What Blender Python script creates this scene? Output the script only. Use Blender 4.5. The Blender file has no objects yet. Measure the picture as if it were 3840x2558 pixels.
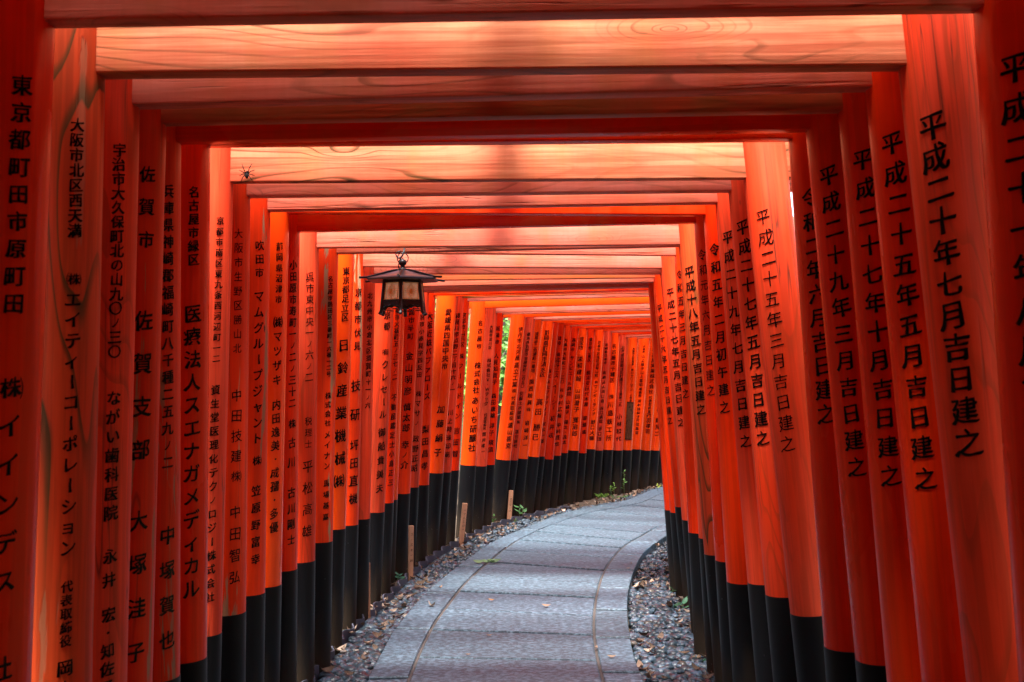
import bpy, bmesh, math, random
import numpy as np
from mathutils import Vector, Matrix, noise as mnoise
C = bpy.context.scene.collection
sc = bpy.context.scene
R = math.radians
rng = random.Random(11)

# ---------------------------------------------------------------- camera
CAM_H = 1.40
cd = bpy.data.cameras.new('camera'); cam = bpy.data.objects.new('camera', cd); C.objects.link(cam)
cd.sensor_width = 36; cd.lens = 39.375; cd.clip_start = 0.02; cd.clip_end = 3000
cam.matrix_world = Matrix.Translation((0, 0, CAM_H)) @ Matrix.Rotation(R(92.0), 4, 'X') @ Matrix.Rotation(R(-0.5), 4, 'Z')
cd.dof.use_dof = True; cd.dof.focus_distance = 7.0; cd.dof.aperture_fstop = 9.5
sc.camera = cam

# ---------------------------------------------------------------- light
SUN_EL, SUN_AZ = 70.0, 192.0      # azimuth clockwise from +Y (the viewing direction): behind the viewer
w = bpy.data.worlds.new('World'); sc.world = w; w.use_nodes = True
wn = w.node_tree; bg = wn.nodes['Background']
sky = wn.nodes.new('ShaderNodeTexSky'); sky.sky_type = 'NISHITA'; sky.sun_disc = False
sky.sun_elevation = R(SUN_EL); sky.sun_rotation = R(SUN_AZ); sky.dust_density = 3.0
wn.links.new(sky.outputs[0], bg.inputs[0]); bg.inputs[1].default_value = 0.15
sl = bpy.data.lights.new('sun', 'SUN'); sl.energy = 4.5; sl.angle = R(16); sl.color = (1.0, 0.95, 0.88)
so = bpy.data.objects.new('sun', sl); C.objects.link(so)
sd = Vector((math.sin(R(SUN_AZ)) * math.cos(R(SUN_EL)), math.cos(R(SUN_AZ)) * math.cos(R(SUN_EL)), math.sin(R(SUN_EL))))
so.rotation_euler = sd.to_track_quat('Z', 'Y').to_euler(); so.location = sd * 40
vs = sc.view_settings; vs.view_transform = 'Standard'; vs.look = 'None'; vs.gamma = 1.0; vs.exposure = 2.9; vs.use_curve_mapping = False
sc.render.engine = 'CYCLES'; sc.cycles.use_denoising = True
sc.cycles.max_bounces = 10; sc.cycles.diffuse_bounces = 6; sc.cycles.glossy_bounces = 3
sc.cycles.caustics_reflective = False; sc.cycles.caustics_refractive = False
sc.cycles.sample_clamp_indirect = 6.0

# ---------------------------------------------------------------- helpers
def obj(name, me, mat=None, parent=None):
    o = bpy.data.objects.new(name, me); C.objects.link(o)
    if mat is not None:
        for m in (mat if isinstance(mat, (list, tuple)) else [mat]): me.materials.append(m)
    if parent is not None: o.parent = parent
    return o
def mesh(name, verts, faces, smooth=False):
    me = bpy.data.meshes.new(name); me.from_pydata([tuple(v) for v in verts], [], faces); me.update()
    if smooth: me.polygons.foreach_set('use_smooth', [True] * len(me.polygons))
    return me
def from_bm(name, bm, smooth=False, sharp=None):
    me = bpy.data.meshes.new(name); bm.normal_update(); bm.to_mesh(me); bm.free()
    if smooth: me.polygons.foreach_set('use_smooth', [True] * len(me.polygons))
    if sharp: me.set_sharp_from_angle(angle=R(sharp))
    return me
def thing(name, label, cat, loc=(0, 0, 0), rz=0, group=None):
    o = bpy.data.objects.new(name, None); C.objects.link(o); o.empty_display_size = .1
    o.location = loc; o.rotation_euler = (0, 0, rz); return tag(o, label, cat, group)
def tag(o, label, cat, group=None):
    o['label'] = label; o['category'] = cat
    if group: o['group'] = group
    return o
def kind(o, k): o['kind'] = k; return o
def bm_box(bm, x0, x1, y0, y1, z0, z1, M=None):
    vs_ = [bm.verts.new((x, y, z)) for z in (z0, z1) for y in (y0, y1) for x in (x0, x1)]
    if M is not None:
        for v in vs_: v.co = M @ v.co
    f = [(0, 2, 3, 1), (4, 5, 7, 6), (0, 1, 5, 4), (2, 6, 7, 3), (0, 4, 6, 2), (1, 3, 7, 5)]
    return [bm.faces.new([vs_[i] for i in q]) for q in f]
def bm_tube(bm, pts, rad, n=8, cap=True):
    rings = []; pts = [Vector(p) for p in pts]
    rad = rad if isinstance(rad, (list, tuple)) else [rad] * len(pts)
    up = None
    for i, p in enumerate(pts):
        t = (pts[min(i + 1, len(pts) - 1)] - pts[max(i - 1, 0)]).normalized()
        if up is None: up = Vector((1, 0, 0)) if abs(t.x) < .9 else Vector((0, 1, 0))
        a = (up - t * up.dot(t)).normalized(); b = t.cross(a); up = a
        rings.append([bm.verts.new(p + (a * math.cos(2 * math.pi * k / n) + b * math.sin(2 * math.pi * k / n)) * rad[i]) for k in range(n)])
    for i in range(len(rings) - 1):
        for k in range(n): bm.faces.new((rings[i][k], rings[i][(k + 1) % n], rings[i + 1][(k + 1) % n], rings[i + 1][k]))
    if cap: bm.faces.new(rings[0][::-1]); bm.faces.new(rings[-1])
def bm_lathe(bm, prof, n=24, M=None):
    rings = []
    for r, z in prof: rings.append([bm.verts.new((r * math.cos(2 * math.pi * k / n), r * math.sin(2 * math.pi * k / n), z)) for k in range(n)])
    if M is not None:
        for rg in rings:
            for v in rg: v.co = M @ v.co
    for i in range(len(rings) - 1):
        for k in range(n): bm.faces.new((rings[i][k], rings[i][(k + 1) % n], rings[i + 1][(k + 1) % n], rings[i + 1][k]))
    bm.faces.new(rings[0][::-1]); bm.faces.new(rings[-1])

# ---------------------------------------------------------------- materials
class NT:
    def __init__(s, name, rough=.5, spec=.5):
        s.m = bpy.data.materials.new(name); s.m.use_nodes = True; s.t = s.m.node_tree; s.b = s.t.nodes['Principled BSDF']
        s.b.inputs['Roughness'].default_value = rough; s.b.inputs['Specular IOR Level'].default_value = spec * .8
    def n(s, typ, **kw):
        nd = s.t.nodes.new(typ)
        for k, v in kw.items(): setattr(nd, k, v)
        return nd
    def l(s, a, b): s.t.links.new(a, b)
    def set(s, nd, **kw):
        for k, v in kw.items():
            i = nd.inputs[k.replace('_', ' ')]
            if hasattr(v, 'is_output'): s.l(v, i)
            else: i.default_value = v
        return nd
    def coords(s, scale, per_object=True):
        tc = s.n('ShaderNodeTexCoord'); mp = s.n('ShaderNodeMapping'); s.l(tc.outputs['Object'], mp.inputs[0]); mp.inputs['Scale'].default_value = scale
        if not per_object: return mp.outputs[0]
        oi = s.n('ShaderNodeObjectInfo'); vm = s.n('ShaderNodeVectorMath', operation='MULTIPLY_ADD'); cb = s.n('ShaderNodeCombineXYZ')
        for i in range(3): s.l(oi.outputs['Random'], cb.inputs[i])
        s.l(cb.outputs[0], vm.inputs[0]); vm.inputs[1].default_value = (37.1, 91.7, 53.3); s.l(mp.outputs[0], vm.inputs[2]); return vm.outputs[0]
    def rnd(s): return s.n('ShaderNodeObjectInfo').outputs['Random']
    def noise(s, vec, scale=1, detail=4, rough=.55, dist=0):
        nd = s.n('ShaderNodeTexNoise'); s.l(vec, nd.inputs['Vector']); nd.inputs['Scale'].default_value = scale; nd.inputs['Detail'].default_value = detail
        nd.inputs['Roughness'].default_value = rough; nd.inputs['Distortion'].default_value = dist; return nd.outputs[0]
    def ramp(s, fac, stops, interp='LINEAR'):
        nd = s.n('ShaderNodeValToRGB'); s.l(fac, nd.inputs[0]); e = nd.color_ramp; e.interpolation = interp
        while len(e.elements) < len(stops): e.elements.new(.5)
        for el, (p, c) in zip(e.elements, stops): el.position = p; el.color = (c if isinstance(c, tuple) else (c, c, c)) + (1,)
        return nd.outputs[0]
    def mix(s, fac, a, b, mode='MIX'):
        nd = s.n('ShaderNodeMix', data_type='RGBA', blend_type=mode)
        for i, v in ((0, fac), (6, a), (7, b)):
            if hasattr(v, 'is_output'): s.l(v, nd.inputs[i])
            else: nd.inputs[i].default_value = v if i == 0 else tuple(v) + (1,)
        return nd.outputs[2]
    def math(s, op, a, b=0.0, c=0.0):
        nd = s.n('ShaderNodeMath', operation=op)
        for i, v in enumerate((a, b, c)):
            if hasattr(v, 'is_output'): s.l(v, nd.inputs[i])
            else: nd.inputs[i].default_value = v
        return nd.outputs[0]
    def bump(s, h, strength=.2, dist=.01):
        nd = s.n('ShaderNodeBump'); nd.inputs['Strength'].default_value = strength; nd.inputs['Distance'].default_value = dist; s.l(h, nd.inputs['Height']); s.l(nd.outputs[0], s.b.inputs['Normal'])
    def base(s, c):
        if hasattr(c, 'is_output'): s.l(c, s.b.inputs['Base Color'])
        else: s.b.inputs['Base Color'].default_value = tuple(c) + (1,)

def paint(name, axis, c1, c2, rough=.4, grain=0.0, rings=0.0, chips=0.0, moss=0.0, cracks=0.0, coat=0.0):
    """vermilion paint over wood; the grain runs along axis ('z' pillars, 'x' beams)"""
    m = NT(name, rough, .22)
    def sc3(a, b): return (a, a, b) if axis == 'z' else (b, a, a)
    lo = m.coords(sc3(3.0, .7) if axis == 'z' else (1.8, 3.0, 3.0)); fine = m.coords(sc3(60.0, 1.6))
    f1 = m.noise(lo, 1.5, 4); f2 = m.noise(fine, 1.0, 4, .6)
    col = m.mix(m.ramp(f1, [(.30, 0.0), (.72, 1.0)]), c1, c2)
    hs = m.n('ShaderNodeHueSaturation'); m.l(col, hs.inputs['Color'])
    m.set(hs, Value=m.math('MULTIPLY_ADD', m.rnd(), .30, .85)); col = hs.outputs[0]
    if grain: col = m.mix(m.math('MULTIPLY', m.ramp(f2, [(.44, 1.0), (.56, 0.0)]), grain), col, (.26, .022, .005), 'MIX')
    if axis == 'x' and grain:
        st = m.noise(m.coords((7.0, 7.0, .9)), 1.0, 4, .6); col = m.mix(m.math('MULTIPLY', m.ramp(st, [(.48, 0.0), (.68, 1.0)]), .36), col, (.40, .13, .035))
        sw = m.noise(m.coords((90.0, 5.0, 5.0)), 1.0, 2); col = m.mix(m.math('MULTIPLY', m.ramp(sw, [(.45, 0.0), (.60, 1.0)]), .06), col, (.30, .06, .02))
    h = f2
    if rings:
        big = m.coords(sc3(6.5, .8)); r1 = m.noise(big, 1.0, 1.4, .4, .35) if axis == 'z' else m.noise(m.coords((1.1, 7.0, 7.0)), 1.0, 1.2, .4, .5)
        fr = m.math('FRACT', m.math('MULTIPLY', r1, 13.0))
        if axis == 'x':
            oc = m.coords((1, 1, 1)); sp_ = m.n('ShaderNodeSeparateXYZ'); m.l(oc, sp_.inputs[0])
            kv = m.n('ShaderNodeTexVoronoi'); m.l(m.coords((1.5, .6, 5.2)), kv.inputs['Vector']); kv.inputs['Scale'].default_value = 1.0
            kn = m.ramp(kv.outputs['Distance'], [(.0, 1.0), (.09, .62), (.30, .0)], 'EASE')
            val = m.math('ADD', m.math('ADD', m.math('MULTIPLY', sp_.outputs[2], 9.0), m.math('MULTIPLY', r1, 3.2)), m.math('MULTIPLY', kn, 2.6))
            fr = m.math('FRACT', m.math('MULTIPLY', val, 2.6))
        line = m.ramp(fr, [(.0, 1.0), (.10, .75), (.24, 0.0), (.97, .0), (1.0, 1.0)] if axis == 'z' else [(.0, 1.0), (.08, .85), (.20, 0.0), (.95, .0), (1.0, 1.0)])
        gate = m.ramp(m.noise(m.coords(sc3(2.5, .5)), 1.3, 2), [(.40, 0.0), (.54, 1.0)] if axis == 'z' else [(.46, 0.0), (.56, 1.0)])
        if axis == 'x': gate = m.math('MAXIMUM', m.math('MULTIPLY_ADD', gate, .8, .18), m.math('MULTIPLY', kn, 1.0))
        col = m.mix(m.math('MULTIPLY', m.math('MULTIPLY', line, gate), rings), col, (.055, .036, .010) if axis == 'z' else (.030, .020, .005))
    if moss:
        mo = m.ramp(m.noise(m.coords(sc3(5.0, 2.0)), 1.2, 5, .65), [(.42, 0.0), (.70, 1.0)])
        col = m.mix(m.math('MULTIPLY', mo, moss), col, (.20, .085, .014))
    if cracks:
        ck = m.noise(m.coords(sc3(26.0, .75)), 1.0, 3, .5, .3)
        ckl = m.math('MULTIPLY', m.ramp(m.math('ABSOLUTE', m.math('SUBTRACT', ck, .5)), [(.0, 1.0), (.007, .6), (.016, 0.0)]), m.ramp(m.noise(m.coords(sc3(3.0, .8)), 1.6, 2), [(.48, 0.0), (.58, 1.0)]))
        col = m.mix(m.math('MULTIPLY', ckl, cracks), col, (.05, .022, .012))
        h = m.math('SUBTRACT', h, m.math('MULTIPLY', ckl, 2.0))
    if chips:
        cp = m.noise(m.coords(sc3(15.0, 1.3)), 1.0, 5, .62, .5)
        cpm = m.ramp(cp, [(.605, 0.0), (.62, 1.0)])
        wood = m.mix(f2, (.24, .15, .07), (.36, .27, .16))
        col = m.mix(m.math('MULTIPLY', cpm, chips), col, wood)
        h = m.math('SUBTRACT', h, m.math('MULTIPLY', cpm, 1.5))
        m.l(m.math('MULTIPLY_ADD', cpm, .4, rough), m.b.inputs['Roughness'])
    else:
        m.l(m.math('MULTIPLY_ADD', f1, .22, rough - .11), m.b.inputs['Roughness'])
    # a few small dark knocks
    vo = m.n('ShaderNodeTexVoronoi'); m.l(m.coords(sc3(9.0, 3.2)), vo.inputs['Vector']); vo.inputs['Scale'].default_value = 1.0
    nick = m.math('MULTIPLY', m.ramp(vo.outputs['Distance'], [(.03, 1.0), (.06, 0.0)]), m.math('GREATER_THAN', m.noise(lo, 4.0, 2), .60))
    col = m.mix(nick, col, (.06, .02, .01))
    m.base(col); m.bump(h, .25 if (grain or rings) else .10, .004)
    if coat: m.b.inputs['Coat Weight'].default_value = coat; m.b.inputs['Coat Roughness'].default_value = .12
    return m.m
RED = (.66, .014, .0010); RED2 = (.78, .042, .0026); ORG = (.84, .072, .004); ORG2 = (.80, .048, .003)
MAT = {}
for ax in 'zx':
    PNK, PNK2, PCH = ((.70, .078, .032), (.74, .036, .004), (.66, .085, .022)) if ax == 'z' else ((.60, .180, .130), (.57, .095, .045), (.60, .22, .115))
    MAT['F' + ax] = paint('fresh_vermilion_' + ax, ax, RED, RED2, .28, grain=.22)
    MAT['O' + ax] = paint('glossy_orange_vermilion_' + ax, ax, ORG, ORG2, .26, coat=.3)
    MAT['P' + ax] = paint('faded_vermilion_' + ax, ax, PNK2, PNK, .50, grain=.28 if ax == 'z' else .16, cracks=.8, rings=.3 if ax == 'z' else .5)
    MAT['W' + ax] = paint('weathered_grain_vermilion_' + ax, ax, PCH, PNK2, .52, grain=.45, rings=.95 if ax == 'z' else 1.0, chips=.35 if ax == 'z' else 0, moss=.22)
    MAT['C' + ax] = paint('chipped_vermilion_' + ax, ax, RED2, PNK2, .42, grain=.2, chips=.9, cracks=.5)
    MAT['M' + ax] = paint('mossy_vermilion_' + ax, ax, PNK2, (.60, .085, .02), .5, grain=.45, moss=.9, rings=.3)
def simple(name, c, rough=.5, spec=.5, metal=0, var=0.0, scale=20, bump=0.0):
    m = NT(name, rough, spec); m.b.inputs['Metallic'].default_value = metal
    if var:
        f = m.noise(m.coords((scale,) * 3), 1, 4); m.base(m.mix(f, tuple(x * (1 - var) for x in c), tuple(min(1, x * (1 + var)) for x in c)))
        if bump: m.bump(f, bump, .004)
    else: m.base(c)
    return m.m
INK = simple('black_lacquer_ink', (.003, .003, .003), .22, .18)
m = NT('black_pillar_paint', .24, .13)
co = m.coords((14, 14, 2.2)); f = m.noise(co, 1, 5, .6)
tc = m.n('ShaderNodeTexCoord'); sx = m.n('ShaderNodeSeparateXYZ'); m.l(tc.outputs['Object'], sx.inputs[0])
dirt = m.ramp(m.math('ADD', sx.outputs[2], m.math('MULTIPLY', m.math('SUBTRACT', f, .5), .55)), [(.02, 1.0), (.30, 0.0)])
col = m.mix(f, (.004, .004, .005), (.010, .010, .012)); col = m.mix(m.math('MULTIPLY', dirt, .7), col, (.040, .027, .017))
vo = m.n('ShaderNodeTexVoronoi'); m.l(m.coords((16, 16, 5)), vo.inputs['Vector'])
sp = m.math('MULTIPLY', m.ramp(vo.outputs['Distance'], [(.05, 1.0), (.10, 0.0)]), m.math('GREATER_THAN', m.noise(co, 3, 1), .63))
col = m.mix(m.math('MULTIPLY', sp, .8), col, (.22, .22, .24)); m.base(col)
m.l(m.math('MULTIPLY_ADD', dirt, .35, .40), m.b.inputs['Roughness']); m.bump(f, .12, .004); BLACK = m.m
CAPB = simple('black_lintel_paint', (.014, .013, .013), .5, var=.3)
m = NT('granite_slab', .62)
oc = m.coords((1, 1, 1), False); s1 = m.noise(oc, 85, 3, .75); s2 = m.noise(oc, 2.6, 3); s3 = m.noise(m.coords((30, 40, 30), False), 1, 4, .65)
at = m.n('ShaderNodeAttribute'); at.attribute_name = 'tone'
col = m.mix(m.ramp(s1, [(.30, 0.0), (.70, 1.0)]), (.006, .013, .021), (.046, .079, .107)); col = m.mix(m.math('MULTIPLY', m.ramp(s3, [(.46, 0.0), (.60, 1.0)]), .65), col, (.150, .235, .305))
col = m.mix(m.math('MULTIPLY', s2, .35), col, (.055, .078, .10)); col = m.mix(1.0, col, at.outputs['Color'], 'MULTIPLY'); m.base(col)
m.bump(m.math('ADD', s3, m.math('MULTIPLY', s1, .5)), .25, .005); GRANITE = m.m
MORTAR = simple('joint_mortar', (.030, .026, .024), .9, var=.4, scale=30, bump=.5)
m = NT('soil', .95); oc = m.coords((1, 1, 1), False); f = m.noise(oc, 9, 6, .7); m.base(m.mix(f, (.035, .024, .016), (.115, .080, .055))); m.bump(m.noise(oc, 40, 4), .8, .02); SOIL = m.m
def attr_mat(name, rough, spec=.5, transl=0.0, bump=0):
    m = NT(name, rough, spec); a = m.n('ShaderNodeAttribute'); a.attribute_name = 'col'; m.l(a.outputs['Color'], m.b.inputs['Base Color'])
    if transl:
        tr = m.n('ShaderNodeBsdfTranslucent'); m.l(a.outputs['Color'], tr.inputs[0]); mx = m.n('ShaderNodeMixShader'); mx.inputs[0].default_value = transl
        out = m.t.nodes['Material Output']; m.l(m.b.outputs[0], mx.inputs[1]); m.l(tr.outputs[0], mx.inputs[2]); m.l(mx.outputs[0], out.inputs[0])
    if bump: m.bump(m.noise(m.coords((1, 1, 1), False), bump, 3), .3, .003)
    return m.m
PEBBLE = attr_mat('river_pebble', .42, .5, bump=120); LEAF = attr_mat('dry_leaf', .75, .3, .15); FOLIAGE = attr_mat('green_leaf', .5, .4, .4)
STAKE = simple('stake_wood', (.34, .165, .095), .7, var=.3, scale=18, bump=.2)
BARK = simple('bark', (.06, .045, .033), .9, var=.5, scale=14, bump=.8)
EDGING = simple('dark_edging', (.055, .057, .080), .55, var=.25)
COPPER = simple('dark_bronze', (.020, .018, .020), .42, .5, .35, var=.3, scale=30)
ROOFM = simple('lantern_roof_sheet', (.055, .045, .060), .38, .5, .4, var=.25, scale=25)
GOLD = simple('gilded_lattice', (.80, .52, .16), .45, .5, .15)
m = NT('lantern_glass', .2); m.base((.42, .22, .16)); tr = m.n('ShaderNodeBsdfTransparent'); tr.inputs[0].default_value = (.86, .62, .56, 1)
mx = m.n('ShaderNodeMixShader'); mx.inputs[0].default_value = .25; m.b.inputs['Emission Color'].default_value = (1, .50, .28, 1); m.b.inputs['Emission Strength'].default_value = .038; m.l(m.b.outputs[0], mx.inputs[1]); m.l(tr.outputs[0], mx.inputs[2]); m.l(mx.outputs[0], m.t.nodes['Material Output'].inputs[0]); GLASS = m.m
PLAQUE = simple('bronze_plaque', (.040, .013, .006), .65, .08, 0, var=.3); PLTEXT = simple('plaque_lettering', (.30, .11, .045), .6)

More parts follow.
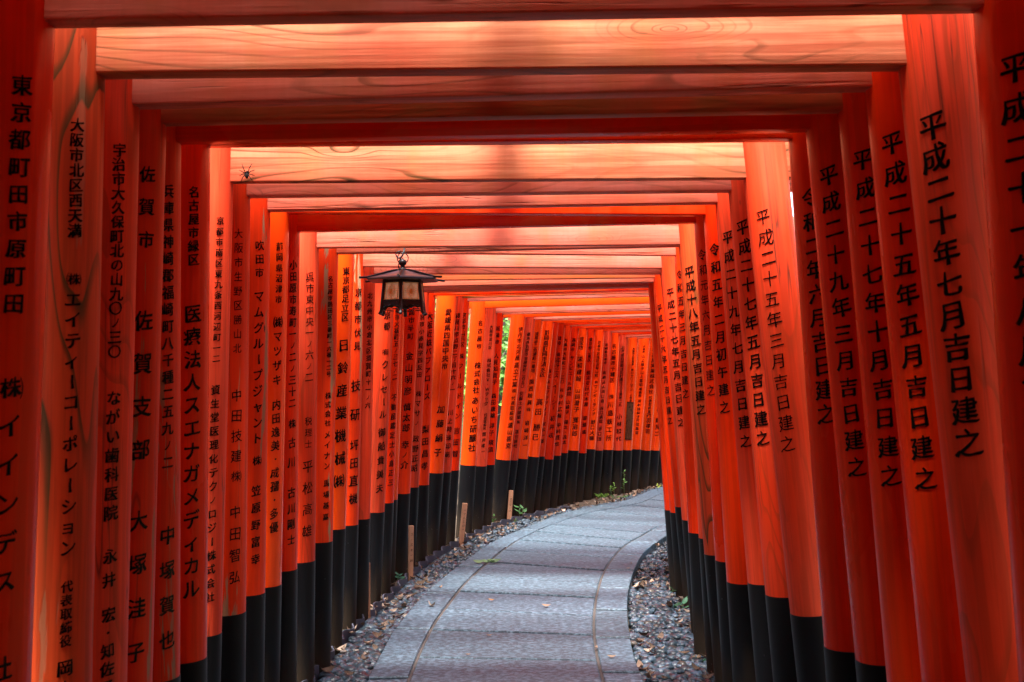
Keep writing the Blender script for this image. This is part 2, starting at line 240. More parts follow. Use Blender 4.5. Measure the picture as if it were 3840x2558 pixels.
# ---------------------------------------------------------------- glyphs
GATES = [
(1,0.009,2.038,0,(2.06,2.073),
  (-0.992,0.031,0.0782,0.575,43.1,[('東京都町田市原町田',1.935,1.545,0.0359),('株）イインデス',1.396,1.055,0.0408),('社',0.902,0.902,0.0408)]),
  (1.022,-0.045,0.0782,0.53,35,[('平成二十一年八月吉日建之',1.95,1.163,0.0534)])),
(2,-0.017,2.365,0,(2.054,2.056),
  (-0.967,0.0178,0.0808,0.547,40.7,[('大阪市北区西天満',1.937,1.717,0.0282),('（株）エイティーコーポレーション',1.617,1.066,0.0327),('代表取締役',0.987,0.877,0.0236),('岡本',0.822,0.78,0.0327)]),
  (1.115,-0.0898,0.0808,0.512,40.4,[('平成二十年七月吉日建之',1.929,1.272,0.0563)])),
(3,-0.017,2.593,0,(2.044,2.07),
  (-0.966,0.0196,0.0754,0.578,44.4,[('宇治市大久保町北の山九〇ノ三〇',1.933,1.473,0.0309),('ながい歯科医院',1.368,1.109,0.0333),('永井',1.012,0.959,0.0321),('宏・知佐子',0.881,0.72,0.0321)]),
  (1.082,-0.0757,0.0754,0.57,39.6,[('平成二十五年五月吉日建之',1.94,1.176,0.0519)])),
(4,-0.02,2.804,0,(2.051,2.069),
  (-0.971,0.0231,0.0734,0.579,44,[('佐賀市',1.917,1.755,0.0414),('佐賀支部',1.555,1.238,0.0507),('大塚洼子',1.065,0.746,0.0494)]),
  (1.062,-0.0669,0.0734,0.557,37.2,[('平成二十七年十月吉日建之',1.942,1.163,0.0521)])),
(5,-0.046,3.015,0,(2.049,2.068),
  (-0.93,0.0004,0.0797,0.619,52.7,[('兵庫県神崎郡福崎町八千種二五九ノ二',1.91,1.19,0.0359),('中塚賀也',0.998,0.725,0.0488)]),
  (1.086,-0.0756,0.0797,0.653,39.4,[('平成二十九年三月吉日建之',1.943,1.17,0.0517)])),
(6,-0.032,3.262,0,(2.092,2.095),
  (-0.942,0.006,0.0793,0.608,41,[('名古屋市緑区',1.948,1.753,0.0326),('医療法人スエナガメディカル',1.597,0.815,0.0513)]),
  (1.04,-0.0529,0.0793,0.627,35.9,[('令和二年六月吉日建之',1.92,1.299,0.0559)])),
(7,-0.074,3.704,0,(2.063,2.061),
  (-0.977,0.026,0.0734,0.582,41.5,[('京都市南区東九条西河辺町一二',1.931,1.48,0.0265),('資生堂医理化テクノロジー株式会社',1.378,0.708,0.0317)]),
  (1.112,-0.0914,0.0734,0.635,32,[('平成二十五年三月吉日建之',1.936,1.193,0.0511)])),
(8,-0.076,3.955,0,(2.056,2.061),
  (-0.953,0.0115,0.0794,0.598,44,[('大阪市生野区勝山北',1.92,1.519,0.0339),('中田技建株）',1.355,1.075,0.0433),('中田智弘',0.951,0.728,0.0452)]),
  (1.087,-0.0765,0.0794,0.648,43.5,[('平成二十七年五月吉日建之',1.935,1.198,0.0508)])),
(9,-0.069,4.255,0,(2.051,2.065),
  (-0.957,0.0151,0.0756,0.608,42.8,[('吹田市',1.915,1.813,0.0365),('マムグループジャント',1.723,1.191,0.0425),('株）',1.108,1.096,0.0385),('笠原野富幸',0.996,0.742,0.0385)]),
  (1.072,-0.0707,0.0756,0.635,43,[('平成二十九年七月吉日建之',1.937,1.17,0.0476)])),
(10,-0.06,4.568,0,(2.088,2.066),
  (-0.981,0.0226,0.0842,0.583,47.2,[('静岡県沼津市',1.949,1.735,0.0326),('㈱マツザキ',1.643,1.41,0.0435),('内田逸美・成孺・多優',1.31,0.82,0.0413)]),
  (1.035,-0.0486,0.0842,0.581,45.7,[('令和五年二月初午建之',1.924,1.287,0.05)])),
(11,-0.061,4.804,0,(2.045,2.068),
  (-0.951,0.01,0.0809,0.605,53.5,[('小田原市寿町一ノ二ノ三十二',1.898,1.311,0.0412),('株）古川',1.224,1.061,0.0435),('古川剛士',0.932,0.734,0.0435)]),
  (1.032,-0.0488,0.0809,0.63,53,[('令和元年六月吉日建之',1.93,1.353,0.0457)])),
(12,-0.06,5.266,0,(2.03,2.03),
  (-0.956,0.0138,0.0782,0.567,42.2,[('呉市東中央一ノ六ノ二',1.888,1.422,0.0451),('税理士',1.218,1.112,0.0376),('平松高雄',1.008,0.711,0.0552)]),
  (1.07,-0.0699,0.0782,0.587,38.1,[('平成十八年五月吉日建之',1.904,1.262,0.0502)])),
(13,-0.011,5.536,-1,(2.033,2.051),
  (-0.971,0.0229,0.0741,0.617,41.7,[('名古屋市熱田区三番町一六番一二号',1.907,1.439,0.0264),('株式会社',1.334,1.2,0.0317),('メイナン',1.142,0.99,0.0344),('馬場基嘉',0.905,0.742,0.0317)]),
  (1.023,-0.0481,0.0741,0.624,43,[])),
(14,0.015,5.921,-1,(2.081,2.049),
  (-1.003,0.0359,0.0782,0.63,39.8,[('東京都足立区',1.984,1.741,0.0424),('日鈴産業機械㈱',1.592,0.882,0.065)]),
  (1.002,-0.0362,0.0782,0.598,54.7,[('令和五年三月吉日建之',1.95,1.324,0.0478)])),
(15,0.003,6.411,-2,(2.06,2.029),
  (-0.989,0.0291,0.0786,0.585,47.1,[('京都市伏見',1.911,1.605,0.0491),('技研',1.378,1.213,0.0675),('坪田直機',1.039,0.736,0.0614)]),
  (1.074,-0.0715,0.0786,0.609,33.9,[('平成二十七年五月吉日建之',1.895,1.16,0.0486)])),
(16,0.031,6.661,-3,(2.042,2.017),
  (-0.977,0.0265,0.0732,0.586,47.8,[('北九州市小倉北区須賀町十一ノ六',1.912,1.26,0.0383)]),
  (1.109,-0.0923,0.0732,0.627,43,[])),
(17,0.076,7.194,-4.5,(2.05,2.043),
  (-1.021,0.0508,0.0796,0.562,42.4,[('京都',1.829,1.759,0.0484),('（有）クレセール',1.593,1.191,0.0536),('御船貴美夫',1.075,0.718,0.0536)]),
  (1.075,-0.0775,0.0796,0.6,56,[('平成二十六年五月吉日建之',1.858,1.144,0.0475)])),
(18,0.097,7.531,-6.67,(2.041,2.041),
  (-1.025,0.0458,0.0811,0.581,54.7,[('京都市大福町五ノ三七ノ二',1.927,1.433,0.0418),('不動産鑑定士小島正三',1.294,0.72,0.0454)]),
  (1.054,-0.06,0.0811,0.527,43,[])),
(19,0.093,7.763,-7.92,(2.028,2.028),
  (-1.022,0.045,0.0809,0.575,43,[]),
  (1.053,-0.06,0.0809,0.519,43,[])),
(20,0.168,8.014,-9.14,(2.045,2.045),
  (-1.037,0.0552,0.074,0.59,31.9,[('箕面市半町',1.962,1.728,0.0466),('金山明彦',1.584,1.33,0.0583),('慎太郎',1.216,1.065,0.0583),('幸ノ介',0.943,0.798,0.0583)]),
  (1.047,-0.06,0.074,0.576,43,[])),
(21,0.21,8.308,-10.34,(2.065,2.065),
  (-1.051,0.0603,0.0761,0.606,41.9,[('西宮市小赤見字四反田',1.942,1.452,0.0423),('株）マサノ',1.309,1.089,0.0504),('政野正昭',0.971,0.75,0.0524)]),
  (1.05,-0.06,0.0761,0.489,43,[])),
(22,0.233,8.599,-11.52,(2.067,2.067),
  (-1.009,0.0417,0.0727,0.593,43.3,[('大阪近鉄バファローズ',1.909,1.284,0.0564),('梨田昌孝',1.026,0.743,0.0585)]),
  (1.047,-0.06,0.0727,0.585,43,[])),
(23,0.379,8.951,-12.69,(2.087,2.087),
  (-1.112,0.086,0.0823,0.657,33.7,[('愛媛県四国中央市',1.967,1.528,0.0545),('加藤絹子',1.175,0.826,0.0654)]),
  (1.058,-0.06,0.0823,0.587,43,[])),
(24,0.424,9.213,-13.83,(2.094,2.094),
  (-1.106,0.0861,0.0752,0.64,42.9,[('寝屋川市点野二丁目十六ノ一',1.954,1.334,0.0449),('川上時珠印刷',1.141,0.79,0.0494)]),
  (1.051,-0.06,0.0752,0.584,43,[])),
(25,0.45,9.533,-14.97,(2.088,2.088),
  (-1.074,0.0725,0.0726,0.626,43,[('京都市山科区',1.976,1.72,0.0466),('株）フールドイン',1.62,1.101,0.0512),('吉田智',0.971,0.772,0.0559)]),
  (1.048,-0.06,0.0726,0.575,43,[])),
(26,0.582,10.031,-16.09,(2.062,2.062),
  (-1.083,0.0779,0.072,0.628,38.6,[('名古屋市',1.933,1.72,0.049),('株式会社',1.546,1.321,0.0612),('あいち研醸社',1.223,0.792,0.0686)]),
  (1.046,-0.06,0.072,0.56,43,[])),
(27,0.671,10.312,-17.19,(2.035,2.035),
  (-1.089,0.0805,0.0756,0.599,41.5,[('大阪市淀川区',1.912,1.718,0.0327),('株式会社Ｖ・Ｗテック',1.595,1.19,0.0403),('代表取締役',1.084,0.959,0.0302),('筒井孝一',0.901,0.74,0.0378)]),
  (1.048,-0.06,0.0756,0.584,43,[])),
(28,0.724,10.555,-18.29,(2.034,2.034),
  (-1.07,0.0712,0.0751,0.592,40,[('城陽市',1.906,1.777,0.0439),('人見知賀子',1.643,1.39,0.049),('森田康雄',1.256,1.068,0.049),('洋子',0.97,0.901,0.049),('瑛須',0.806,0.737,0.049)]),
  (1.047,-0.06,0.0751,0.596,43,[])),
(29,0.937,10.919,-19.38,(2.028,2.028),
  (-1.171,0.1212,0.0754,0.611,47.9,[('伊丹市北河屋',1.927,1.641,0.0481),('昌立工業（株）',1.567,1.31,0.0534),('代表取締役',1.236,1.036,0.0427),('遠山喜克',0.964,0.757,0.0534)]),
  (1.047,-0.06,0.0754,0.585,43,[])),
(30,1.03,11.123,-20.45,(2.015,2.015),
  (-1.211,0.1405,0.0784,0.597,43.6,[('栃木県佐野市金屋仲町二四五〇',1.891,1.359,0.0381),('安蘇土木建築株）',1.281,0.99,0.0409),('落合勝敏',0.889,0.743,0.0409)]),
  (1.049,-0.06,0.0784,0.505,43,[])),
(31,1.107,11.348,-21.52,(2.013,2.013),
  (-1.177,0.1248,0.0761,0.591,44,[('貝塚市二色港町一番地',1.9,1.516,0.0417),('関西映興（株）',1.397,1.108,0.0529),('岩崎洋一',0.967,0.734,0.0501)]),
  (1.047,-0.06,0.0761,0.561,43,[])),
(32,1.229,11.574,-22.59,(2.013,2.013),
  (-1.181,0.1281,0.0737,0.593,30,[('静岡県静岡市清水区',1.919,1.473,0.054),('高田',1.178,1.075,0.0739),('勝巳',0.908,0.804,0.0739)]),
  (1.044,-0.06,0.0737,0.565,43,[])),
(33,1.282,11.764,-23.65,(2.009,2.009),
  (-1.171,0.124,0.0716,0.584,43,[('株式会社グラディー',1.512,1.049,0.0435),('友松一郎',0.939,0.749,0.0435)]),
  (1.042,-0.06,0.0716,0.577,43,[])),
(34,1.356,11.981,-24.7,(1.999,1.999),
  (-1.14,0.1064,0.0775,0.533,43,[('津市',1.87,1.817,0.0443),('（株）北斗エス・イー・シー',1.693,1.109,0.0561),('初井収',0.986,0.798,0.0561)]),
  (1.047,-0.06,0.0775,0.569,43,[])),
(35,1.431,12.188,-25.75,(1.997,1.997),
  (-1.136,0.1017,0.0834,0.559,43,[('大阪市大和町二ノ三〇',1.86,1.391,0.042),('有）中村広報',1.295,1.008,0.0511),('中村直也',0.903,0.693,0.0511)]),
  (1.053,-0.06,0.0834,0.571,43,[])),
(36,1.521,12.387,-26.81,(1.982,1.982),
  (-1.146,0.1106,0.0762,0.574,43,[('高崎市',1.867,1.76,0.0458),('サンビエール病院',1.662,1.253,0.0489),('山崎学・陽太・良太',1.156,0.699,0.0458)]),
  (1.045,-0.06,0.0762,0.538,43,[])),
(37,1.625,12.577,-27.86,(1.982,1.982),
  (-1.109,0.092,0.0769,0.585,34.1,[('茨木市',1.875,1.776,0.0558),('栄和建設',1.649,1.42,0.062),('山岡澄子',1.284,1.064,0.062),('寛治郎',0.941,0.783,0.0651)]),
  (1.046,-0.06,0.0769,0.531,43,[])),
(38,1.721,12.762,-28.91,(1.98,1.98),
  (-1.116,0.094,0.0798,0.543,49.1,[('東京都江東区',1.881,1.639,0.044),('株浦安田代木屋',1.491,1.121,0.0534),('齋藤進',0.958,0.795,0.0503)]),
  (1.049,-0.06,0.0798,0.541,43,[])),
(39,1.839,12.941,-29.97,(1.978,1.978),
  (-1.126,0.1006,0.0765,0.577,41.9,[('京都市伏見区深草山町',1.856,1.46,0.0383),('（有）ワンダーランド',1.38,1.001,0.0447),('野口大輔',0.9,0.709,0.0543)]),
  (1.045,-0.06,0.0765,0.62,43,[])),
(40,1.934,13.118,-31.03,(1.963,1.963),
  (-1.124,0.0993,0.0795,0.549,43.4,[('宮崎県日南市',1.832,1.615,0.0356),('医療法人同仁会',1.492,1.15,0.0421),('谷口病院',1.059,0.901,0.0453),('谷口浩',0.814,0.689,0.0486)]),
  (1.047,-0.06,0.0795,0.567,43,[])),
(41,2.04,13.293,-32.1,(1.941,1.941),
  (-1.088,0.0812,0.0801,0.54,39.2,[('名古屋市千種区',1.814,1.398,0.0558),('（株）川島鉄工所',1.195,0.687,0.0689)]),
  (1.047,-0.06,0.0801,0.558,43,[])),
(42,2.149,13.469,-33.17,(1.917,1.917),
  (-1.057,0.067,0.0784,0.521,41.5,[('北海道石狩郡当別町園生五五番地二丸',1.799,1.088,0.0432),('小林和代',0.939,0.667,0.0632)]),
  (1.043,-0.06,0.0784,0.561,43,[])),
(43,2.291,13.648,-34.26,(1.91,1.91),
  (-1.074,0.0792,0.0733,0.51,42.1,[('大阪市北区豊島',1.793,1.598,0.0303),('（株）シャロームデン',1.524,1.278,0.0371),('上保豊',1.214,1.136,0.0304)]),
  (1.038,-0.06,0.0733,0.573,43,[])),
(44,2.454,13.833,-35.35,(1.902,1.902),
  (-1.141,0.1117,0.0788,0.509,33.7,[('大阪府',1.836,1.764,0.0308),('山上潮子',1.709,1.548,0.0445),('山上重昭',1.497,1.34,0.0445),('喉美香',1.285,1.2,0.0411),('宗利池鉾子',1.131,0.927,0.0411),('叶世恩官',0.886,0.722,0.0411)]),
  (1.043,-0.06,0.0788,0.55,43,[])),
(45,2.591,14.025,-36.45,(1.894,1.894),
  (-1.125,0.1068,0.0727,0.478,39.7,[('名古屋実業株式会社',1.792,1.248,0.059),('代表取締役',1.171,0.995,0.0416),('丹羽孝司',0.943,0.728,0.0625)]),
  (1.036,-0.06,0.0727,0.544,43,[])),
(46,2.729,14.229,-37.56,(1.886,1.886),
  (-1.13,0.1114,0.07,0.463,43,[('㈱シグマ企画',1.357,1.008,0.06),('餅見二',0.867,0.688,0.0636)]),
  (1.033,-0.06,0.07,0.542,43,[])),
(47,2.858,14.447,-38.69,(1.879,1.879),
  (-1.138,0.1144,0.0728,0.504,43,[]),
  (1.036,-0.06,0.0728,0.621,43,[])),
]
KIND = {1: 'FFP', 2: 'WPW', 3: 'PFP', 4: 'CFM', 5: 'CFF', 6: 'FFF', 7: 'PPW', 8: 'CPP', 9: 'CPP', 10: 'OFF', 11: 'FFF', 12: 'PWP', 13: 'CPP', 14: 'OFP', 15: 'CPP', 16: 'PPP', 17: 'PFM', 18: 'FFP', 19: 'OFP', 20: 'FPF', 21: 'PFP', 22: 'FFF', 23: 'OFO', 24: 'PFM', 25: 'FFP', 26: 'OFO', 27: 'PFP', 28: 'FFP', 29: 'OFO', 30: 'PFP', 31: 'OFP', 32: 'OFO', 33: 'CFO', 34: 'FFF', 35: 'CFP', 36: 'FFF', 37: 'OFF', 38: 'FFF', 39: 'OFO', 40: 'PFP', 41: 'OFF', 42: 'PFP', 43: 'OFP', 44: 'OFO', 45: 'OFF', 46: 'OFF', 47: 'PFP'}
LABEL = {1: 'fresh red torii gate whose left pillar reads 東京都町田市原町田', 2: 'weathered torii gate with bare wood grain, left pillar lettered 大阪市北区西天満', 3: 'faded pinkish torii gate whose left pillar reads 宇治市大久保町北の山九〇ノ三〇', 4: 'chipped torii gate whose left pillar reads 佐賀市', 5: 'chipped torii gate whose left pillar reads 兵庫県神崎郡福崎町八千種二五九ノ二', 6: 'fresh red torii gate whose left pillar reads 名古屋市緑区', 7: 'faded pinkish torii gate whose left pillar reads 京都市南区東九条西河辺町一二', 8: 'chipped torii gate whose left pillar reads 大阪市生野区勝山北', 9: 'chipped torii gate whose left pillar reads 吹田市', 10: 'glossy orange torii gate whose left pillar reads 静岡県沼津市', 11: 'fresh red torii gate whose left pillar reads 小田原市寿町一ノ二ノ三十二', 12: 'faded pinkish torii gate whose left pillar reads 呉市東中央一ノ六ノ二', 13: 'chipped torii gate whose left pillar reads 名古屋市熱田区三番町一六番一二号', 14: 'glossy orange torii gate whose left pillar reads 東京都足立区', 15: 'chipped torii gate whose left pillar reads 京都市伏見', 16: 'faded pinkish torii gate whose left pillar reads 北九州市小倉北区須賀町十一ノ六', 17: 'faded pinkish torii gate whose left pillar reads 京都', 18.0: 'fresh red torii gate whose left pillar reads 京都市大福町五ノ三七ノ二', 19.0: 'slim orange torii gate squeezed between the gates lettered 大福町 and 箕面市', 20.0: 'fresh red torii gate whose left pillar reads 箕面市半町', 21.0: 'faded pinkish torii gate whose left pillar reads 西宮市小赤見字四反田', 22.0: 'fresh red torii gate whose left pillar reads 大阪近鉄バファローズ', 23.0: 'glossy orange torii gate whose left pillar reads 愛媛県四国中央市', 24.0: 'faded pinkish torii gate whose left pillar reads 寝屋川市点野二丁目十六ノ一', 25.0: 'red torii gate lettered フールドイン in front of the glossy 名古屋市 gate', 26.0: 'glossy orange torii gate whose left pillar reads 名古屋市', 27.0: 'faded pinkish torii gate whose left pillar reads 大阪市淀川区', 28.0: 'fresh red torii gate whose left pillar reads 城陽市', 29.0: 'glossy orange torii gate whose left pillar reads 伊丹市北河屋', 30.0: 'faded pinkish torii gate whose left pillar reads 栃木県佐野市金屋仲町二四五〇', 31.0: 'glossy orange torii gate whose left pillar reads 貝塚市二色港町一番地', 32.0: 'glossy orange torii gate whose left pillar reads 静岡県静岡市清水区', 33.0: 'chipped torii gate whose left pillar reads 株式会社グラディー', 34.0: 'fresh red torii gate whose left pillar reads 津市', 35.0: 'chipped torii gate whose left pillar reads 大阪市大和町二ノ三〇', 36.0: 'fresh red torii gate whose left pillar reads 高崎市', 37.0: 'glossy orange torii gate whose left pillar reads 茨木市', 38.0: 'fresh red torii gate whose left pillar reads 東京都江東区', 39.0: 'glossy orange torii gate whose left pillar reads 京都市伏見区深草山町', 40.0: 'faded pinkish torii gate whose left pillar reads 宮崎県日南市', 41.0: 'glossy orange torii gate whose left pillar reads 名古屋市千種区', 42.0: 'faded pinkish torii gate whose left pillar reads 北海道石狩郡当別町園生五五番地二丸', 43.0: 'glossy torii gate whose left pillar carries a dark bronze plaque', 44.0: 'glossy orange torii gate whose left pillar reads 大阪府', 45.0: 'glossy orange torii gate whose left pillar reads 名古屋実業株式会社', 46.0: 'glossy orange torii gate whose left pillar reads ㈱シグマ企画', 47.0: 'faded torii gate, faint lettering, last left pillar visible on the bend'}
def tokens(s):
    out = []; i = 0
    while i < len(s):
        if s[i] == '（': out.append((s[i + 1], True, True)); i += 3
        elif i + 1 < len(s) and s[i + 1] == '）': out.append((s[i], False, True)); i += 2
        else: out.append((s[i], False, False)); i += 1
    return out
STAKE_TX = ['一ノツ川二三', '二ノ三十一川', '一ツ八二川一', 'ノ三二ツ一八']
chars = set('国')
for g in GATES:
    for side in g[5:7]:
        for seg in side[5]:
            for t in tokens(seg[0]): chars.add(t[0])
for s in STAKE_TX: chars |= set(s)
def glyph_cache(offset):
    objs = []
    for ch in sorted(chars):
        cu = bpy.data.curves.new('g', 'FONT'); cu.body = ch; cu.size = 1; cu.offset = offset; cu.resolution_u = 3
        o = bpy.data.objects.new('g', cu); C.objects.link(o); objs.append((ch, o, cu))
    dg = bpy.context.evaluated_depsgraph_get(); raw = {}
    for ch, o, cu in objs:
        me = bpy.data.meshes.new_from_object(o.evaluated_get(dg)); bm = bmesh.new(); bm.from_mesh(me); bpy.data.meshes.remove(me); raw[ch] = bm
    for ch, o, cu in objs: bpy.data.objects.remove(o); bpy.data.curves.remove(cu)
    ref = [v.co for v in raw['国'].verts]
    x0, x1 = min(v.x for v in ref), max(v.x for v in ref); y0, y1 = min(v.y for v in ref), max(v.y for v in ref)
    em = (x1 - x0) / .86; cx, cy = (x0 + x1) / 2, (y0 + y1) / 2
    out = {}
    for ch, bm in raw.items():
        for v in bm.verts:
            x, y = (v.co.x - cx) / em, (v.co.y - cy) / em
            if ch == 'ー': x, y = y, -x
            # brush hand: level strokes climb to the right, outlines waver
            j = mnoise.noise_vector(Vector((x * 5 + ord(ch) % 97, y * 5, 3.0)))
            x += .030 * j.x; y += .11 * x + .030 * j.y
            v.co = (x, y, 0)
        bmesh.ops.triangulate(bm, faces=bm.faces[:])
        for k in range(-4, 5):
            bmesh.ops.bisect_plane(bm, geom=bm.verts[:] + bm.edges[:] + bm.faces[:], plane_co=(k * .11, 0, 0), plane_no=(1, 0, 0))
        bm.verts.index_update()
        out[ch] = (np.array([v.co[:2] for v in bm.verts]), [[v.index for v in f.verts] for f in bm.faces]); bm.free()
    return out
GL = glyph_cache(.003)
SHIFT = [(0, 0), (.021, .007), (-.019, -.003)]
def paren(side):
    v, f = [], []
    for k in range(9):
        t = (k / 8 - .5); x = side * (.60 - .55 * t * t); wd = .028 * (1 - 2.6 * t * t) + .004
        v += [(x - wd, t * 1.05), (x + wd, t * 1.05)]
        if k: f.append([2 * k - 2, 2 * k - 1, 2 * k + 1, 2 * k])
    return np.array(v), f
PAR = (paren(-1), paren(1))
def inscription(segs, r, phi, seed, flat=False):
    rg = random.Random(seed); V, F = [], []; bold = rg.random() < .88
    for s, z0, z1, size in segs:
        tk = tokens(s)
        for i, (ch, pl, pr) in enumerate(tk):
            z = z0 if len(tk) == 1 else z0 + (z1 - z0) * i / (len(tk) - 1)
            sz = size * (1 + .08 * (rg.random() - .5)) * (.72 if (pl and pr) else .85 if pr else .70 if ch in 'ノ・' else 1.0)
            parts = [(GL[ch], k) for k in range(3 if bold else 1)] + ([(PAR[0], 0)] if pl else []) + ([(PAR[1], 0)] if pr else [])
            bk = 1.0 if sz > .036 else 1.35; a = (rg.random() - .5) * .10; dx = (rg.random() - .5) * .05; ca, sa = math.cos(a), math.sin(a)
            for (P, fs), lay in parts:
                b = len(V)
                al = a + (0, .045, -.040)[lay]; ca, sa = math.cos(al), math.sin(al)
                x = ((P[:, 0] * ca - P[:, 1] * sa) + dx + SHIFT[lay][0] * bk) * sz; y = (P[:, 0] * sa + P[:, 1] * ca + SHIFT[lay][1] * bk) * sz * 1.04
                if flat: V += [(xx, -.0009, z + yy) for xx, yy in zip(x, y)]
                else:
                    th = phi + x / r; rr = r + .0011 + .0003 * lay
                    V += [(rr * math.sin(t), -rr * math.cos(t), z + yy) for t, yy in zip(th, y)]
                F += [[b + q for q in f] for f in fs]
    return mesh('lettering', V, F)

# ---------------------------------------------------------------- torii gates
GRP = 'torii gates closing over the path'
W = 1.70
def cyl(name, r, z0, z1, n=40, bevel=0, top=True):
    bm = bmesh.new(); bm_lathe(bm, [(r, z0), (r, z0 + (z1 - z0) * .33), (r, z0 + (z1 - z0) * .66), (r, z1)], n)
    return from_bm(name, bm, True, 40)
def slab_beam(name, x0, x1, d, h, bevel=.005, nx=8):
    bm = bmesh.new(); bm_box(bm, x0, x1, -d / 2, d / 2, 0, h)
    bmesh.ops.bevel(bm, geom=bm.edges[:], offset=bevel, segments=2, affect='EDGES', profile=.5)
    return from_bm(name, bm, True, 30)
def lintel_mesh(half, d, h, z, lift, name):
    bm = bmesh.new(); n = 16; rings = []
    for k in range(n + 1):
        t = k / n * 2 - 1; x = half * t; zz = z + lift * abs(t) ** 3.5
        rings.append([bm.verts.new((x, -d / 2, zz)), bm.verts.new((x, d / 2, zz)), bm.verts.new((x, d / 2, zz + h)), bm.verts.new((x, -d / 2, zz + h))])
    for a, b in zip(rings, rings[1:]):
        for q in range(4): bm.faces.new((a[q], a[(q + 1) % 4], b[(q + 1) % 4], b[q]))
    bm.faces.new(rings[0][::-1]); bm.faces.new(rings[-1]); bmesh.ops.recalc_face_normals(bm, faces=bm.faces[:])
    es = [e for e in bm.edges if abs(e.verts[0].co.x - e.verts[1].co.x) > 1e-4 or abs(abs(e.verts[0].co.x) - half) < 1e-4]
    bmesh.ops.bevel(bm, geom=es, offset=.004, segments=1, affect='EDGES')
    return from_bm(name, bm, True, 30)
def gate(g, k, label, group=GRP):
    i, gx, gy, yaw, z = g[0], g[1], g[2], g[3], g[4]
    rg = random.Random(i * 7 + 3)
    t = thing('torii_gate', label, 'torii gate', (gx, gy, 0), R(yaw), group)
    kl, kr, kb = k if len(k) == 3 else k * 3
    nh = (.165 if i < 24 else .085) + .02 * rg.random(); nd = .046 + .012 * rg.random(); gap = GAPS.get(i, .12 + .03 * rg.random()) if i < 23 else .75 + .03 * rg.random()
    zm = (z[0] + z[1]) / 2; top = zm + nh + gap + .02
    for sgn, s in ((-1, g[5]), (1, g[6])):
        u0, slp, r, bz, phi, segs = s
        p = obj('pillar', cyl('pillar', r, bz, top), MAT[(kl if sgn < 0 else kr) + 'z'], t); p.location = (u0, 0, 0); p.rotation_euler = (0, math.atan(slp), 0)
        b = obj('base_sleeve', cyl('base_sleeve', r + .0012, -.22, bz), BLACK, p)
        for seg in segs: obj('lettering', inscription([seg], r, R(phi) if sgn < 0 else -R(phi), i * 2 + sgn), INK, p)
    rr = g[5][2]; x1 = W / 2 + 2 * rr + .13
    nb = obj('tie_beam', slab_beam('tie_beam', -x1, x1, nd, nh), MAT[kb + 'x'], t)
    nb.location = (0, 0, zm); nb.rotation_euler = (0, -math.atan((z[1] - z[0]) / W), 0)
    ld = LD.get(i, .115 if i < 18 else .09) if i >= 2 else .19 if i < 1 else .2
    if i in (3, 4, 5, 6, 10, 11, 18): ld = .13 if i == 3 else .17
    if i >= 23: ld = .06
    l = obj('lintel', lintel_mesh(W / 2 + .34, ld, .15, top - .02, .05, 'lintel'), MAT[kb + 'x'], t)
    obj('lintel_cap', lintel_mesh(W / 2 + .36, ld + .016, .028, top + .13, .052, 'lintel_cap'), CAPB, l)
    return t
GAPS = {}; LD = {}
gates = {}
for g in GATES:
    i = g[0]; gates[i] = gate(g, KIND.get(i, 'F'), LABEL[i])
blank = lambda u, sl_, r, bz: (u, sl_, r, bz, 43, [])
# the tunnel goes on behind the viewer and on round the bend
BACK = [(1.78 - .215 * q, .01 * ((q * 7) % 5 - 2) * .5) for q in range(27)]
for q, (yy, xx) in enumerate(BACK):
    gate((-1 - q, xx, yy, 0, (2.06, 2.06), blank(-.99, .022, .083, .57), blank(1.025, -.045, .083, .57)), 'FPFCFOFPF'[q % 9],
         'vermilion torii gate just in front of the first lettered pillars, cut by the picture edge' if q == 0 else 'vermilion torii gate behind the viewer, before the first lettered gate', GRP if q == 0 else 'torii gates behind the viewer')
cx_, cy_, yw = GATES[-1][1], GATES[-1][2], GATES[-1][3]
FAR = []
for q in range(4):
    th = R(-yw); cx_ += .30 * math.sin(th); cy_ += .30 * math.cos(th); yw -= 1.6; FAR.append((cx_, cy_, yw))
    gate((60 + q, cx_, cy_, yw, (1.90, 1.90), blank(-1.10, .10, .074, .52), blank(1.0, -.06, .074, .55)), 'FOFP'[q], 'vermilion torii gate round the bend beyond the last legible pillars', 'torii gates round the bend')

# ---------------------------------------------------------------- path
def gpt(i, u):
    g = [q for q in GATES if q[0] == i][0]; a = R(g[3]); return (g[1] + u * math.cos(a), g[2] + u * math.sin(a))
def fpt(q, u):
    a = R(FAR[q][2]); return (FAR[q][0] + u * math.cos(a), FAR[q][1] + u * math.sin(a))
def ext(pts, u): return [(pts[0][0] - .005, -2.0), (pts[0][0] - .005, 1.5), (pts[0][0] - .002, 3.4)] + pts + [gpt(44, u), fpt(0, u), fpt(2, u), fpt(3, u)]
LO = ext([(-.697, 5.27), (-.675, 6.424), (-.572, 7.581), (-.377, 8.786), (-.133, 9.979), (.255, 11.09), (.492, 11.80), (.898, 12.45), (1.335, 13.099)], -.82)
LJ = ext([(-.499, 5.264), (-.476, 6.3), (-.417, 7.064), (-.328, 7.89), (-.185, 8.776), (.031, 9.853), (.366, 10.879), (.80, 11.85), (1.45, 12.80)], -.60)
RJ = ext([(.412, 5.234), (.426, 5.954), (.47, 6.671), (.56, 7.528), (.677, 8.336), (.887, 9.322), (1.133, 10.05), (1.48, 10.90), (2.22, 12.12)], .50)
RO = ext([(.60, 5.228), (.629, 6.098), (.722, 7.15), (.869, 8.177), (1.061, 9.125), (1.272, 9.793), (1.452, 10.277), (1.72, 10.85), (2.42, 11.98)], .72)
